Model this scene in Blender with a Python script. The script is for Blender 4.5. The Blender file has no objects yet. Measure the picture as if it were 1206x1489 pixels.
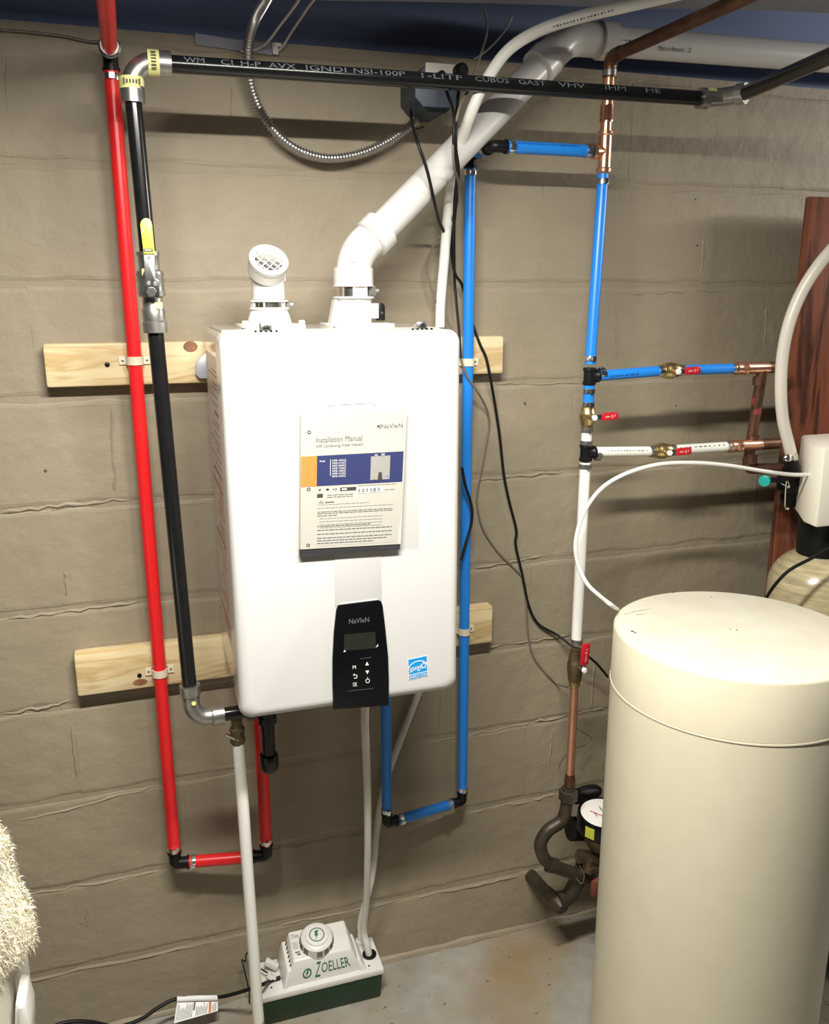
import bpy, bmesh, math, random
from mathutils import Vector, Matrix
random.seed(7)
PI = math.pi
S = bpy.context.scene
COL = S.collection

# ------------------------------------------------------------------ camera
CP = Vector((-.1218, -1.7045, 1.5763)); FPX = 1249.9
yaw, pit, rol = .3104, .2483, -.0018
FW = Vector((math.sin(yaw)*math.cos(pit), math.cos(yaw)*math.cos(pit), -math.sin(pit)))
R0 = Vector((math.cos(yaw), -math.sin(yaw), 0)); U0 = R0.cross(FW)
RT = R0*math.cos(rol)+U0*math.sin(rol); UP = U0*math.cos(rol)-R0*math.sin(rol)
cd = bpy.data.cameras.new('camera'); co = bpy.data.objects.new('camera', cd); COL.objects.link(co)
cd.sensor_fit = 'HORIZONTAL'; cd.sensor_width = 36; cd.lens = FPX/1206*36; cd.clip_start = .02
m3 = Matrix((RT, UP, -FW)).transposed().to_4x4(); m3.translation = CP; co.matrix_world = m3
S.camera = co
def ray(px, py): return RT*(px-603)+UP*(744.5-py)+FW*FPX
def at(px, py, y=0.):      # point of the plane y = const that the photo shows at a pixel
    d = ray(px, py); return CP+d*((y-CP.y)/d.y)
def atz(px, py, z=0.):     # same for a plane z = const
    d = ray(px, py); return CP+d*((z-CP.z)/d.z)

# ------------------------------------------------------------------ world, lights, exposure
w = bpy.data.worlds.new('world'); S.world = w; w.use_nodes = True
bg = w.node_tree.nodes['Background']; bg.inputs[0].default_value = (1, .95, .84, 1); bg.inputs[1].default_value = .036
S.view_settings.view_transform = 'Standard'; S.view_settings.look = 'None'
S.view_settings.gamma = 1; S.view_settings.exposure = .0
try: S.view_settings.use_curve_mapping = False
except Exception: pass
def area(name, loc, target, sx, sy, power, color):
    ld = bpy.data.lights.new(name, 'AREA'); ld.shape = 'RECTANGLE'; ld.size = sx; ld.size_y = sy; ld.energy = power; ld.color = color
    lo = bpy.data.objects.new(name, ld); COL.objects.link(lo); lo.location = loc
    d = Vector(target)-Vector(loc); lo.rotation_euler = d.to_track_quat('-Z', 'Y').to_euler(); return lo
# the basement's ceiling tube, parallel to the wall, a little above and in front of the camera's view
area('ceiling_tube', (.04, -1.0, 2.03), (.04, -.98, 0), .66, .06, 52, (1, .955, .87))
area('far_lamp', (2.4, -.75, 2.0), (1.1, -.05, 1.5), .6, .06, 14, (1, .95, .87))

# ------------------------------------------------------------------ materials
def mat(name, col, rough=.5, metal=0, var=0, vscale=8, bump=0, bscale=60, coat=0, col2=None, spec=None, stretch=None):
    m = bpy.data.materials.new(name); m.use_nodes = True; N = m.node_tree.nodes; L = m.node_tree.links
    b = N['Principled BSDF']; b.inputs['Base Color'].default_value = (*col, 1)
    b.inputs['Roughness'].default_value = rough; b.inputs['Metallic'].default_value = metal
    if coat: b.inputs['Coat Weight'].default_value = coat; b.inputs['Coat Roughness'].default_value = .12
    if spec is not None: b.inputs['Specular IOR Level'].default_value = spec
    vec = None
    if var or bump:
        tc = N.new('ShaderNodeTexCoord'); vec = tc.outputs['Object']
        if stretch:
            mp = N.new('ShaderNodeMapping'); mp.inputs['Scale'].default_value = stretch; L.new(vec, mp.inputs[0]); vec = mp.outputs[0]
    if var:
        n = N.new('ShaderNodeTexNoise'); n.inputs['Scale'].default_value = vscale; n.inputs['Detail'].default_value = 6
        n.inputs['Roughness'].default_value = .65; L.new(vec, n.inputs['Vector'])
        r = N.new('ShaderNodeValToRGB'); c2 = col2 or tuple(c*(1-var) for c in col)
        r.color_ramp.elements[0].position = .33; r.color_ramp.elements[1].position = .67
        r.color_ramp.elements[0].color = (*c2, 1); r.color_ramp.elements[1].color = (*col, 1)
        L.new(n.outputs['Fac'], r.inputs[0]); L.new(r.outputs[0], b.inputs['Base Color'])
    if bump:
        n2 = N.new('ShaderNodeTexNoise'); n2.inputs['Scale'].default_value = bscale; n2.inputs['Detail'].default_value = 5
        L.new(vec, n2.inputs['Vector']); bp = N.new('ShaderNodeBump'); bp.inputs['Strength'].default_value = bump
        bp.inputs['Distance'].default_value = .004; L.new(n2.outputs['Fac'], bp.inputs['Height']); L.new(bp.outputs[0], b.inputs['Normal'])
    return m
M = {}
def wallmat(name, col):
    m = mat(name, col, .62, var=.13, vscale=5, bump=.9, bscale=22)
    N = m.node_tree.nodes; L = m.node_tree.links; b = N['Principled BSDF']
    # speckles and dings in the paint, fine grain on top of the broad lumps
    tc = N.new('ShaderNodeTexCoord'); n = N.new('ShaderNodeTexNoise'); n.inputs['Scale'].default_value = 170; n.inputs['Detail'].default_value = 4
    L.new(tc.outputs['Object'], n.inputs['Vector']); old = b.inputs['Normal'].links[0].from_node
    bp = N.new('ShaderNodeBump'); bp.inputs['Strength'].default_value = .28; bp.inputs['Distance'].default_value = .0015
    L.new(n.outputs['Fac'], bp.inputs['Height']); L.new(old.outputs[0], bp.inputs['Normal']); L.new(bp.outputs[0], b.inputs['Normal'])
    return m
M['block'] = wallmat('painted_block', (.315, .268, .19))
M['mortar'] = wallmat('painted_mortar', (.305, .258, .182))
def floormat():
    m = mat('concrete_floor', (.36, .35, .31), .6, var=.35, vscale=6, bump=.3, bscale=40)
    N = m.node_tree.nodes; L = m.node_tree.links; b = N['Principled BSDF']
    base = b.inputs['Base Color'].links[0].from_node
    tc = N.new('ShaderNodeTexCoord'); n = N.new('ShaderNodeTexNoise'); n.inputs['Scale'].default_value = 2.2; n.inputs['Detail'].default_value = 8
    L.new(tc.outputs['Object'], n.inputs['Vector'])
    r = N.new('ShaderNodeValToRGB'); r.color_ramp.elements[0].position = .5; r.color_ramp.elements[1].position = .72
    r.color_ramp.elements[0].color = (0, 0, 0, 1); r.color_ramp.elements[1].color = (1, 1, 1, 1); L.new(n.outputs['Fac'], r.inputs[0])
    mx = N.new('ShaderNodeMixRGB'); mx.inputs[2].default_value = (.27, .20, .11, 1); L.new(r.outputs[0], mx.inputs[0]); L.new(base.outputs[0], mx.inputs[1])
    n3 = N.new('ShaderNodeTexNoise'); n3.inputs['Scale'].default_value = 60; L.new(tc.outputs['Object'], n3.inputs['Vector'])
    r3 = N.new('ShaderNodeValToRGB'); r3.color_ramp.elements[0].position = .25; r3.color_ramp.elements[1].position = .33
    r3.color_ramp.elements[0].color = (.25, .2, .15, 1); r3.color_ramp.elements[1].color = (1, 1, 1, 1); L.new(n3.outputs['Fac'], r3.inputs[0])
    mu = N.new('ShaderNodeMixRGB'); mu.blend_type = 'MULTIPLY'; mu.inputs[0].default_value = 1
    L.new(mx.outputs[0], mu.inputs[1]); L.new(r3.outputs[0], mu.inputs[2]); L.new(mu.outputs[0], b.inputs['Base Color'])
    return m
M['floor'] = floormat()
def wood(name, c1, c2, scale, rough, coat=0, axis='X'):
    m = bpy.data.materials.new(name); m.use_nodes = True; N = m.node_tree.nodes; L = m.node_tree.links; b = N['Principled BSDF']
    b.inputs['Roughness'].default_value = rough; b.inputs['Coat Weight'].default_value = coat; b.inputs['Coat Roughness'].default_value = .2
    tc = N.new('ShaderNodeTexCoord'); mp = N.new('ShaderNodeMapping')
    mp.inputs['Scale'].default_value = (1.3, 9, 9) if axis == 'X' else (9, 9, 1.0); L.new(tc.outputs['Object'], mp.inputs[0])
    wv = N.new('ShaderNodeTexNoise'); wv.inputs['Scale'].default_value = scale; wv.inputs['Detail'].default_value = 8; wv.inputs['Distortion'].default_value = 1.6
    L.new(mp.outputs[0], wv.inputs['Vector'])
    ml = N.new('ShaderNodeMath'); ml.operation = 'MULTIPLY'; ml.inputs[1].default_value = 7; L.new(wv.outputs['Fac'], ml.inputs[0])
    fr = N.new('ShaderNodeMath'); fr.operation = 'PINGPONG'; fr.inputs[1].default_value = 1; L.new(ml.outputs[0], fr.inputs[0])
    r = N.new('ShaderNodeValToRGB'); r.color_ramp.elements[0].color = (*c2, 1); r.color_ramp.elements[1].color = (*c1, 1)
    r.color_ramp.elements[0].position = .0; r.color_ramp.elements[1].position = .75; L.new(fr.outputs[0], r.inputs[0]); L.new(r.outputs[0], b.inputs['Base Color'])
    return m
M['pine'] = wood('pine', (.74, .61, .37), (.56, .40, .19), 2.2, .55)
M['panel'] = wood('red_brown_panel', (.21, .065, .032), (.055, .017, .01), 1.7, .35, .3, 'Z')
M['knot'] = mat('knot', (.33, .15, .07), .6, var=.5, vscale=60)
M['ceil'] = mat('ceiling_veil_tint', (.17, .22, .36), .8, var=.25, vscale=5)  # blue lens-flare veil painted into the ceiling's base colour
M['beam'] = mat('beam_paint', (.30, .31, .38), .75, var=.2, vscale=9)
M['sill'] = mat('sill_veil_tint', (.13, .17, .29), .8)  # dark sill, its blue again the flare haze put into the colour
M['white'] = mat('white_enamel', (.60, .60, .59), .28, coat=.3)
M['casing'] = mat('casing_grey', (.72, .70, .67), .12, metal=.55)
M['sticker'] = mat('sticker_paper', (.60, .57, .53), .35)
M['print'] = mat('brown_print', (.25, .10, .08), .5)
M['plastic_white'] = mat('white_plastic', (.70, .69, .655), .35)
M['pvc'] = mat('white_pvc', (.62, .61, .585), .32)
M['pexw'] = mat('white_pex', (.82, .81, .76), .38)
M['tubew'] = mat('milky_tube', (.66, .64, .58), .3)
M['red'] = mat('red_pex', (.80, .018, .022), .33)
M['blue'] = mat('blue_pex', (.016, .235, .78), .33)
M['iron'] = mat('black_iron', (.006, .007, .008), .2, var=.5, vscale=50, spec=.45, col2=(.010, .010, .010))
M['zinc'] = mat('galvanised', (.50, .49, .46), .34, metal=.9, var=.35, vscale=60)
M['steel'] = mat('steel', (.72, .71, .69), .22, metal=1)
M['steeld'] = mat('dull_steel', (.50, .49, .47), .32, metal=.9, var=.4, vscale=120)
M['blackp'] = mat('black_plastic', (.006, .006, .007), .4, spec=.3)
M['gloss'] = mat('black_gloss', (.004, .004, .005), .12, spec=.3)
M['rubber'] = mat('black_rubber', (.007, .007, .007), .5, spec=.3)
M['copper'] = mat('copper', (.93, .50, .32), .26, metal=.9, var=.2, vscale=40)
M['copperd'] = mat('old_copper', (.20, .10, .062), .42, metal=.75, var=.55, vscale=25)
M['brass'] = mat('brass', (.78, .60, .30), .34, metal=1, var=.3, vscale=60)
M['brassd'] = mat('old_brass', (.22, .17, .10), .45, metal=.8, var=.5, vscale=30)
M['bronze'] = mat('dark_bronze', (.085, .068, .048), .5, metal=.5, var=.5, vscale=25)
M['redgrip'] = mat('red_grip', (.52, .012, .02), .35)
M['yellow'] = mat('yellow_grip', (.50, .56, .07), .4)
M['yellowt'] = mat('yellow_tag', (.70, .69, .27), .5)
M['strap'] = mat('strap_plastic', (.80, .70, .54), .4)
M['strapg'] = mat('grey_bracket', (.50, .52, .58), .4, metal=.4)
M['tank'] = mat('cream_plastic', (.69, .64, .485), .42, var=.06, vscale=14)
M['lidm'] = mat('cream_lid', (.66, .635, .535), .45, var=.08, vscale=9, col2=(.58, .545, .43))
M['seam'] = mat('seam', (.80, .74, .56), .5)
M['dirt'] = mat('dirt', (.10, .075, .05), .8)
M['fibre'] = mat('wound_fibreglass', (.58, .50, .30), .25, var=.45, vscale=14, coat=.6, stretch=(1, 1, 9))
M['headw'] = mat('valve_head_cream', (.86, .82, .70), .4)
M['teal'] = mat('teal_plastic', (.01, .36, .32), .35)
M['green'] = mat('dark_green', (.008, .035, .014), .35)
M['greenp'] = mat('green_print', (.012, .14, .05), .5)
M['ink'] = mat('ink', (.03, .03, .035), .6)
M['inkg'] = mat('grey_ink', (.10, .10, .105), .6)
M['inkw'] = mat('white_ink', (.80, .80, .80), .5)
M['inkd'] = mat('dim_ink', (.14, .14, .14), .4)
M['inkp'] = mat('pipe_print', (.15, .17, .19), .5)
M['inkb'] = mat('blue_print', (.008, .06, .28), .5)
M['paper'] = mat('paper', (.50, .485, .44), .6)
M['orange'] = mat('orange_ink', (.58, .24, .04), .5)
M['navy'] = mat('navy_ink', (.012, .022, .12), .45)
M['starb'] = mat('label_blue', (.01, .27, .64), .35)
M['lcd'] = mat('lcd', (.018, .021, .016), .15)
M['boxm'] = mat('box_paint', (.045, .060, .085), .5)
M['coverp'] = mat('outlet_plate', (.66, .64, .56), .4)
M['wireg'] = mat('grey_wire', (.17, .15, .115), .5)
M['wirel'] = mat('pale_wire', (.45, .42, .40), .5)
M['fleece'] = mat('cream_fleece', (.90, .85, .70), .9, var=.12, vscale=14)
M['bin'] = mat('grey_bin', (.50, .48, .40), .6)
M['meterface'] = mat('meter_face', (.80, .78, .74), .3)
M['lime'] = mat('lime_label', (.50, .52, .06), .5)
M['orangep'] = mat('red_print', (.55, .16, .04), .5)
def bagmat():
    m = bpy.data.materials.new('clear_bag'); m.use_nodes = True; N = m.node_tree.nodes; L = m.node_tree.links
    for n in list(N): N.remove(n)
    o = N.new('ShaderNodeOutputMaterial'); t = N.new('ShaderNodeBsdfTransparent'); t.inputs[0].default_value = (.92, .92, .915, 1); g = N.new('ShaderNodeBsdfGlossy'); g.inputs['Roughness'].default_value = .25
    d = N.new('ShaderNodeBsdfDiffuse'); d.inputs[0].default_value = (.9, .9, .88, 1)
    mx = N.new('ShaderNodeMixShader'); fr = N.new('ShaderNodeValue'); fr.outputs[0].default_value = .028
    m2 = N.new('ShaderNodeMixShader'); m2.inputs[0].default_value = .018
    L.new(fr.outputs[0], mx.inputs[0]); L.new(t.outputs[0], mx.inputs[1]); L.new(g.outputs[0], mx.inputs[2])
    L.new(mx.outputs[0], m2.inputs[1]); L.new(d.outputs[0], m2.inputs[2]); L.new(m2.outputs[0], o.inputs[0]); return m
M['bag'] = bagmat()

# ------------------------------------------------------------------ mesh helpers
def V(*a): return Vector(a)
def frame(axis):
    a = Vector(axis).normalized(); h = Vector((0, 0, 1)) if abs(a.z) < .9 else Vector((1, 0, 0))
    u = a.cross(h).normalized(); return u, a.cross(u), a
class MB:
    def __init__(s): s.v = []; s.f = []
    def add(s, vs, fs):
        o = len(s.v); s.v += [Vector(p) for p in vs]; s.f += [tuple(i+o for i in f) for f in fs]; return s
    def box(s, x0, x1, y0, y1, z0, z1):
        return s.add([(x, y, z) for z in (z0, z1) for y in (y0, y1) for x in (x0, x1)],
                     [(0, 2, 3, 1), (4, 5, 7, 6), (0, 1, 5, 4), (2, 6, 7, 3), (0, 4, 6, 2), (1, 3, 7, 5)])
    def obox(s, c, ax, half):      # ax: three unit vectors
        c = Vector(c); P = []
        for k in (-1, 1):
            for j in (-1, 1):
                for i in (-1, 1): P.append(c+ax[0]*half[0]*i+ax[1]*half[1]*j+ax[2]*half[2]*k)
        return s.add(P, [(0, 2, 3, 1), (4, 5, 7, 6), (0, 1, 5, 4), (2, 6, 7, 3), (0, 4, 6, 2), (1, 3, 7, 5)])
    def hexa(s, lo, hi):           # two rings of four points
        return s.add(list(lo)+list(hi), [(3, 2, 1, 0), (4, 5, 6, 7), (0, 1, 5, 4), (1, 2, 6, 5), (2, 3, 7, 6), (3, 0, 4, 7)])
    def tube(s, pts, r, n=14, cap=True):
        pts = [Vector(p) for p in pts]; rs = r if isinstance(r, (list, tuple)) else [r]*len(pts)
        T = [(pts[min(i+1, len(pts)-1)]-pts[max(i-1, 0)]).normalized() for i in range(len(pts))]
        u, v, _ = frame(T[0]); vs = []
        for i, p in enumerate(pts):
            if i:
                u = (u-T[i]*u.dot(T[i])).normalized(); v = T[i].cross(u)
            for k in range(n):
                a = 2*PI*k/n; vs.append(p+(u*math.cos(a)+v*math.sin(a))*rs[i])
        fs = []
        for i in range(len(pts)-1):
            for k in range(n):
                a = i*n+k; b = i*n+(k+1) % n; fs.append((a, b, b+n, a+n))
        if cap: fs += [tuple(range(n))[::-1], tuple(range((len(pts)-1)*n, len(pts)*n))]
        return s.add(vs, fs)
    def lathe(s, o, axis, prof, n=24, cap=True):   # prof: (t along axis, radius)
        o = Vector(o); u, v, a = frame(axis); vs = []; fs = []
        for t, r in prof:
            for k in range(n):
                q = 2*PI*k/n; vs.append(o+a*t+(u*math.cos(q)+v*math.sin(q))*r)
        for i in range(len(prof)-1):
            for k in range(n):
                x = i*n+k; y = i*n+(k+1) % n; fs.append((x, y, y+n, x+n))
        if cap: fs += [tuple(range(n))[::-1], tuple(range((len(prof)-1)*n, len(prof)*n))]
        return s.add(vs, fs)
    def prism(s, poly, d):         # polygon of 3-D points pushed along vector d
        n = len(poly); d = Vector(d); P = [Vector(p) for p in poly]
        return s.add(P+[p+d for p in P], [tuple(range(n))[::-1], tuple(range(n, 2*n))]+[(i, (i+1) % n, (i+1) % n+n, i+n) for i in range(n)])
    def ball(s, c, r, n=12, sc=(1, 1, 1)):
        c = Vector(c); prof = [(-math.cos(PI*i/8), max(1e-4, math.sin(PI*i/8))) for i in range(9)]; vs = []; fs = []
        for t, q in prof:
            for k in range(n): vs.append(c+Vector((math.cos(2*PI*k/n)*q*r*sc[0], math.sin(2*PI*k/n)*q*r*sc[1], t*r*sc[2])))
        for i in range(8):
            for k in range(n): fs.append((i*n+k, i*n+(k+1) % n, (i+1)*n+(k+1) % n, (i+1)*n+k))
        return s.add(vs, fs)
    def quad(s, *p): return s.add(p, [tuple(range(len(p)))])
OFF = {}
def root_loc(o): return OFF.get(o.name, Vector((0, 0, 0)))
def build(name, mb, m, parent=None, bevel=0, seg=2, smooth=True, ang=.7, kind=None, loc=None, label=None):
    me = bpy.data.meshes.new(name); off = root_loc(parent) if parent else (Vector(loc) if loc is not None else Vector((0, 0, 0)))
    me.from_pydata([p-off for p in mb.v], [], mb.f)
    bm = bmesh.new(); bm.from_mesh(me)
    bmesh.ops.recalc_face_normals(bm, faces=bm.faces)
    if bevel:
        es = [e for e in bm.edges if len(e.link_faces) == 2 and e.calc_face_angle(0) > .6]
        bmesh.ops.bevel(bm, geom=es, offset=bevel, segments=seg, affect='EDGES', profile=.5, clamp_overlap=True)
    for f in bm.faces: f.smooth = smooth
    for e in bm.edges:
        if len(e.link_faces) == 2: e.smooth = e.calc_face_angle(0) < ang
    bm.to_mesh(me); bm.free(); me.materials.append(M[m] if isinstance(m, str) else m)
    o = bpy.data.objects.new(name, me); COL.objects.link(o)
    if parent: o.parent = parent
    else: o.location = off
    OFF[o.name] = off
    if kind: o['kind'] = kind
    if label: o['label'] = label
    return o
def thing(name, label, cat, loc, group=None):
    o = bpy.data.objects.new(name, None); o.empty_display_size = .03; COL.objects.link(o); o.location = loc; OFF[o.name] = Vector(loc)
    o['label'] = label; o['category'] = cat
    if group: o['group'] = group
    return o
def tag(o, label, cat, group=None):
    o['label'] = label; o['category'] = cat
    if group: o['group'] = group
    return o
def smooth_path(pts, n=8):       # Catmull-Rom through the points
    P = [Vector(p) for p in pts]; P = [P[0]*2-P[1]]+P+[P[-1]*2-P[-2]]; out = []
    for i in range(1, len(P)-2):
        a, b, c, d = P[i-1:i+3]
        for k in range(n):
            t = k/n; out.append(.5*((2*b)+(c-a)*t+(2*a-5*b+4*c-d)*t*t+(3*b-a-3*c+d)*t**3))
    return out+[P[-2]]
def arc(p0, c, p1, rad, n=8):    # rounded corner at c between p0 and p1
    p0, c, p1 = Vector(p0), Vector(c), Vector(p1); a = (p0-c).normalized(); b = (p1-c).normalized()
    th = a.angle(b); d = rad/math.tan(th/2); s = c+a*d; e = c+b*d; cen = c+(a+b).normalized()*(rad/math.sin(th/2))
    out = []
    v0 = s-cen; v1 = e-cen; om = v0.angle(v1)
    for k in range(n+1):
        t = k/n; out.append(cen+v0*(math.sin((1-t)*om)/math.sin(om))+v1*(math.sin(t*om)/math.sin(om)))
    return out
def text_geo(s, shear=0):
    cu = bpy.data.curves.new('t', 'FONT'); cu.body = s; cu.size = 1; cu.resolution_u = 2; cu.shear = shear
    ob = bpy.data.objects.new('t', cu); COL.objects.link(ob)
    dg = bpy.context.evaluated_depsgraph_get(); dg.update(); me = ob.evaluated_get(dg).to_mesh()
    vs = [(v.co.x, v.co.y) for v in me.vertices]; fs = [tuple(p.vertices) for p in me.polygons]
    ob.evaluated_get(dg).to_mesh_clear(); bpy.data.objects.remove(ob); bpy.data.curves.remove(cu)
    x0 = min(v[0] for v in vs); x1 = max(v[0] for v in vs); y0 = min(v[1] for v in vs); y1 = max(v[1] for v in vs)
    return [((x-x0)/(x1-x0), (y-y0)/(y1-y0)) for x, y in vs], fs
class Sheet:                     # flat print laid on a four-cornered patch: u to the right, v up
    def __init__(s, bl, br, tl, tr, lift):
        s.c = [Vector(p) for p in (bl, br, tl, tr)]; s.n = (s.c[1]-s.c[0]).cross(s.c[2]-s.c[0]).normalized()*lift
    def p(s, u, v, k=1):
        a, b, c, d = s.c; return (a*(1-u)+b*u)*(1-v)+(c*(1-u)+d*u)*v+s.n*k
    def rect(s, mb, u0, v0, u1, v1, k=1): return mb.quad(s.p(u0, v0, k), s.p(u1, v0, k), s.p(u1, v1, k), s.p(u0, v1, k))
    def text(s, mb, t, u0, v0, u1, v1, k=1, shear=0, rot=False):
        vs, fs = text_geo(t, shear)
        if rot: vs = [(1-x, 1-y) for x, y in vs]
        return mb.add([s.p(u0+(u1-u0)*x, v0+(v1-v0)*y, k) for x, y in vs], fs)
    def poly(s, mb, pts, k=1): return mb.quad(*[s.p(u, v, k) for u, v in pts])
    def line(s, mb, pts, wd, k=1, asp=1):   # thick polyline; asp = width/height of the patch
        for (a, b), (c, d) in zip(pts, pts[1:]):
            dx, dy = (c-a)*asp, d-b; l = math.hypot(dx, dy) or 1; nx, ny = -dy/l*wd/2/asp, dx/l*wd/2
            mb.quad(s.p(a+nx, b+ny, k), s.p(c+nx, d+ny, k), s.p(c-nx, d-ny, k), s.p(a-nx, b-ny, k))
        return mb
def cyl_text(mb, t, p0, p1, r, ang, hgt, length, start, flip=False, axis_up=None):
    """print wrapped round a straight pipe; ang = direction on the pipe's surface"""
    p0, p1 = Vector(p0), Vector(p1); a = (p1-p0).normalized(); up = Vector(axis_up); up = (up-a*up.dot(a)).normalized(); sd = a.cross(up)
    vs, fs = text_geo(t); out = []
    for x, y in vs:
        if flip: x, y = 1-x, 1-y
        q = ang+(y-.5)*hgt/r; out.append(p0+a*(start+x*length)+(up*math.sin(q)+sd*math.cos(q))*(r*1.03))
    mb.add(out, fs)

# ------------------------------------------------------------------ SETTING
# back wall: mortar slab with painted blocks as parts
wall = build('wall_back', MB().box(-1.1, 2.6, -.0016, .2, -.02, 2.016), 'mortar'); wall['kind'] = 'structure'
Z0, H = .1723, .2032
def block(x0, x1, z0, z1, rough=1.):
    nx, nz = 9, 5; d0 = .0032+random.random()*.0008; jit = .0030*rough; pts = []
    for i in range(nx): pts.append([x0+(x1-x0)*i/nx, z0])
    for i in range(nz): pts.append([x1, z0+(z1-z0)*i/nz])
    for i in range(nx): pts.append([x1-(x1-x0)*i/nx, z1])
    for i in range(nz): pts.append([x0, z1-(z1-z0)*i/nz])
    cx, cz = (x0+x1)/2, (z0+z1)/2; P = []
    for x, z in pts: P.append((x+random.uniform(-jit, jit)*(.25 if abs(abs(x-cx)-(x1-x0)/2) < 1e-6 else .7), z+random.uniform(-jit, jit)))
    n = len(P); mb = MB(); ring = lambda s, y: [(x+(-1 if x > cx else 1)*min(s*.14, abs(x-cx)), y+random.uniform(-.0004, .0004), z+(-1 if z > cz else 1)*min(s, abs(z-cz))) for x, z in P]
    r0 = [(x, -.0012, z) for x, z in P]; r1 = ring(.003, -d0*.72); r2 = ring(.0085, -d0)
    fs = []
    for k in range(2):
        for i in range(n): fs.append((k*n+i, k*n+(i+1) % n, (k+1)*n+(i+1) % n, (k+1)*n+i))
    fs.append(tuple(range(2*n, 3*n)))
    mb.add(r0+r1+r2, fs); return mb
for k in range(-1, 10):
    z0 = Z0+H*k+.0045; z1 = Z0+H*(k+1)-.0045
    if k == -1: z0 = .0
    if k == 9: z1 = 2.014
    if z1 <= z0+.01: continue
    ph = .104 if k % 2 == 0 else .305
    x = ph-.398*3
    while x < 2.5:
        build('concrete_block', block(x-.0012, x+.398+.0012, z0, z1), 'block', wall, smooth=False); x += .398
# smears of mortar standing proud along the joints, and small dings
for (pa, pb, wd) in [((0, 742), (190, 722), .006), ((20, 1192), (232, 1140), .005), ((30, 1300), (245, 1262), .005), ((30, 1425), (315, 1366), .006), ((0, 900), (200, 872), .005),
                     ((0, 1038), (107, 1016), .005), ((690, 697), (820, 683), .005), ((690, 823), (840, 797), .005), ((685, 942), (830, 922), .005), ((680, 1066), (778, 1049), .004),
                     ((680, 1180), (810, 1153), .006), ((600, 1304), (760, 1270), .006), ((778, 1047), (880, 1028), .005), ((720, 556), (860, 555), .004), ((900, 425), (1100, 420), .004),
                     ((400, 1345), (590, 1305), .004), ((602, 1081), (680, 1068), .004)]:
    a, b = at(*pa), at(*pb); n = 14; pts = []; rs = []
    for i in range(n+1):
        p = a.lerp(b, i/n); pts.append(Vector((p.x, -.0016, p.z+random.uniform(-.003, .003)-.003))); rs.append(wd*random.uniform(.35, .95) if 0 < i < n else .001)
    build('mortar_smear', MB().tube(pts, rs, 6), 'mortar', wall, kind='stuff')
for (pa, pb, wd) in [((161, 590), (168, 718), .0055), ((829, 560), (831, 606), .005), ((897, 440), (895, 532), .005), ((1022, 345), (1019, 402), .005), ((1114, 440), (1110, 508), .004), ((94, 830), (97, 868), .005),
                     ((104, 1052), (112, 1132), .005), ((864, 965), (858, 1030), .006), ((640, 1000), (636, 1066), .004), ((803, 1062), (797, 1120), .004), ((9, 75), (11, 172), .003), ((125, 1310), (127, 1350), .004), ((337, 120), (336, 205), .003), ((782, 380), (781, 402), .004)]:
    a, b = at(*pa), at(*pb); n = 10; pts = []; rs = []
    for i in range(n+1):
        p = a.lerp(b, i/n); pts.append(Vector((p.x+random.uniform(-.002, .002), -.0022, p.z))); rs.append(wd*random.uniform(.5, .85) if 0 < i < n else .001)
    build('mortar_smear', MB().tube(pts, rs, 6), 'mortar', wall, kind='stuff')
for (px, py, r_) in ((764, 587, .0035), (984, 590, .0028), (66, 685, .0035), (1012, 290, .002), (1015, 357, .003)):
    c = at(px, py, -.0044); build('hole', MB().lathe((c.x, -.0036, c.z), (0, -1, 0), [(0, r_), (.0006, r_*.8)], 7), M['dirt'], wall)
floor = build('floor', MB().box(-1.1, 2.6, -2.6, .2, -.1, 0), 'floor'); floor['kind'] = 'structure'
# rubble cove where floor and wall meet
mb = MB(); pts = []; rs = []
for i in range(70):
    pts.append((-1.0+i*.05, -.002, random.uniform(-.004, .003))); rs.append(random.uniform(.006, .016))
tr = build('trim_1', mb.tube(pts, rs, 8), 'mortar'); tr['kind'] = 'structure'
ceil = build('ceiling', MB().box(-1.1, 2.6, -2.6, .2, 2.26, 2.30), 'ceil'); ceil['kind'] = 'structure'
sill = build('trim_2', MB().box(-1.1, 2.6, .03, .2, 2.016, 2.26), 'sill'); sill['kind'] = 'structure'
# beam parallel to the wall with a slightly wavy lower edge
pl = []
b0, b1 = atz(460, 0, 2.075), atz(1206, 18, 2.075)
for i in range(13):
    t = -.1+i*.14; p = b0.lerp(b1, t); pl.append((p.x, p.y+random.uniform(-.006, .006), 2.075))
pl = pl+[(pl[-1][0], -.8, 2.075), (pl[0][0], -.8, 2.075)]
bm_ = build('ceiling_beam', MB().prism(pl, (0, 0, .2)), 'beam', loc=(.6, -.5, 2.075)); tag(bm_, 'wide greyish ceiling beam above the pipes, its underside just in view', 'beam')

# ------------------------------------------------------------------ pine boards on the wall
def board(name, label, pl, pr, zlo, zhi, knots, screws, skew=0):
    t = thing(name, label, 'board', (pl, 0, zlo), 'pine mounting boards behind the water heater')
    b = build('plank', MB().box(pl, pr, -.038, -.0048, zlo, zhi), 'pine', t, bevel=.005)
    for (px, py, rx, rz) in knots:
        c = at(px, py, -.0382); mb = MB(); n = 16
        mb.prism([(c.x+rx*math.cos(a*2*PI/n), -.0378, c.z+rz*math.sin(a*2*PI/n)) for a in range(n)], (0, -.0008, 0)); build('knot', mb, 'knot', t)
    for (px, py) in screws:
        c = at(px, py, -.038); build('screw', MB().lathe((c.x, -.0375, c.z), (0, -1, 0), [(0, .0045), (.002, .0045), (.0028, .003)], 12), 'blackp', t)
    return t
board('mounting_board', 'upper pine board on the block wall, dark oval knot near the heater', -.276, .608, 1.415, 1.492, [(277, 504, .013, .010)], [(156, 530)])
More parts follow.
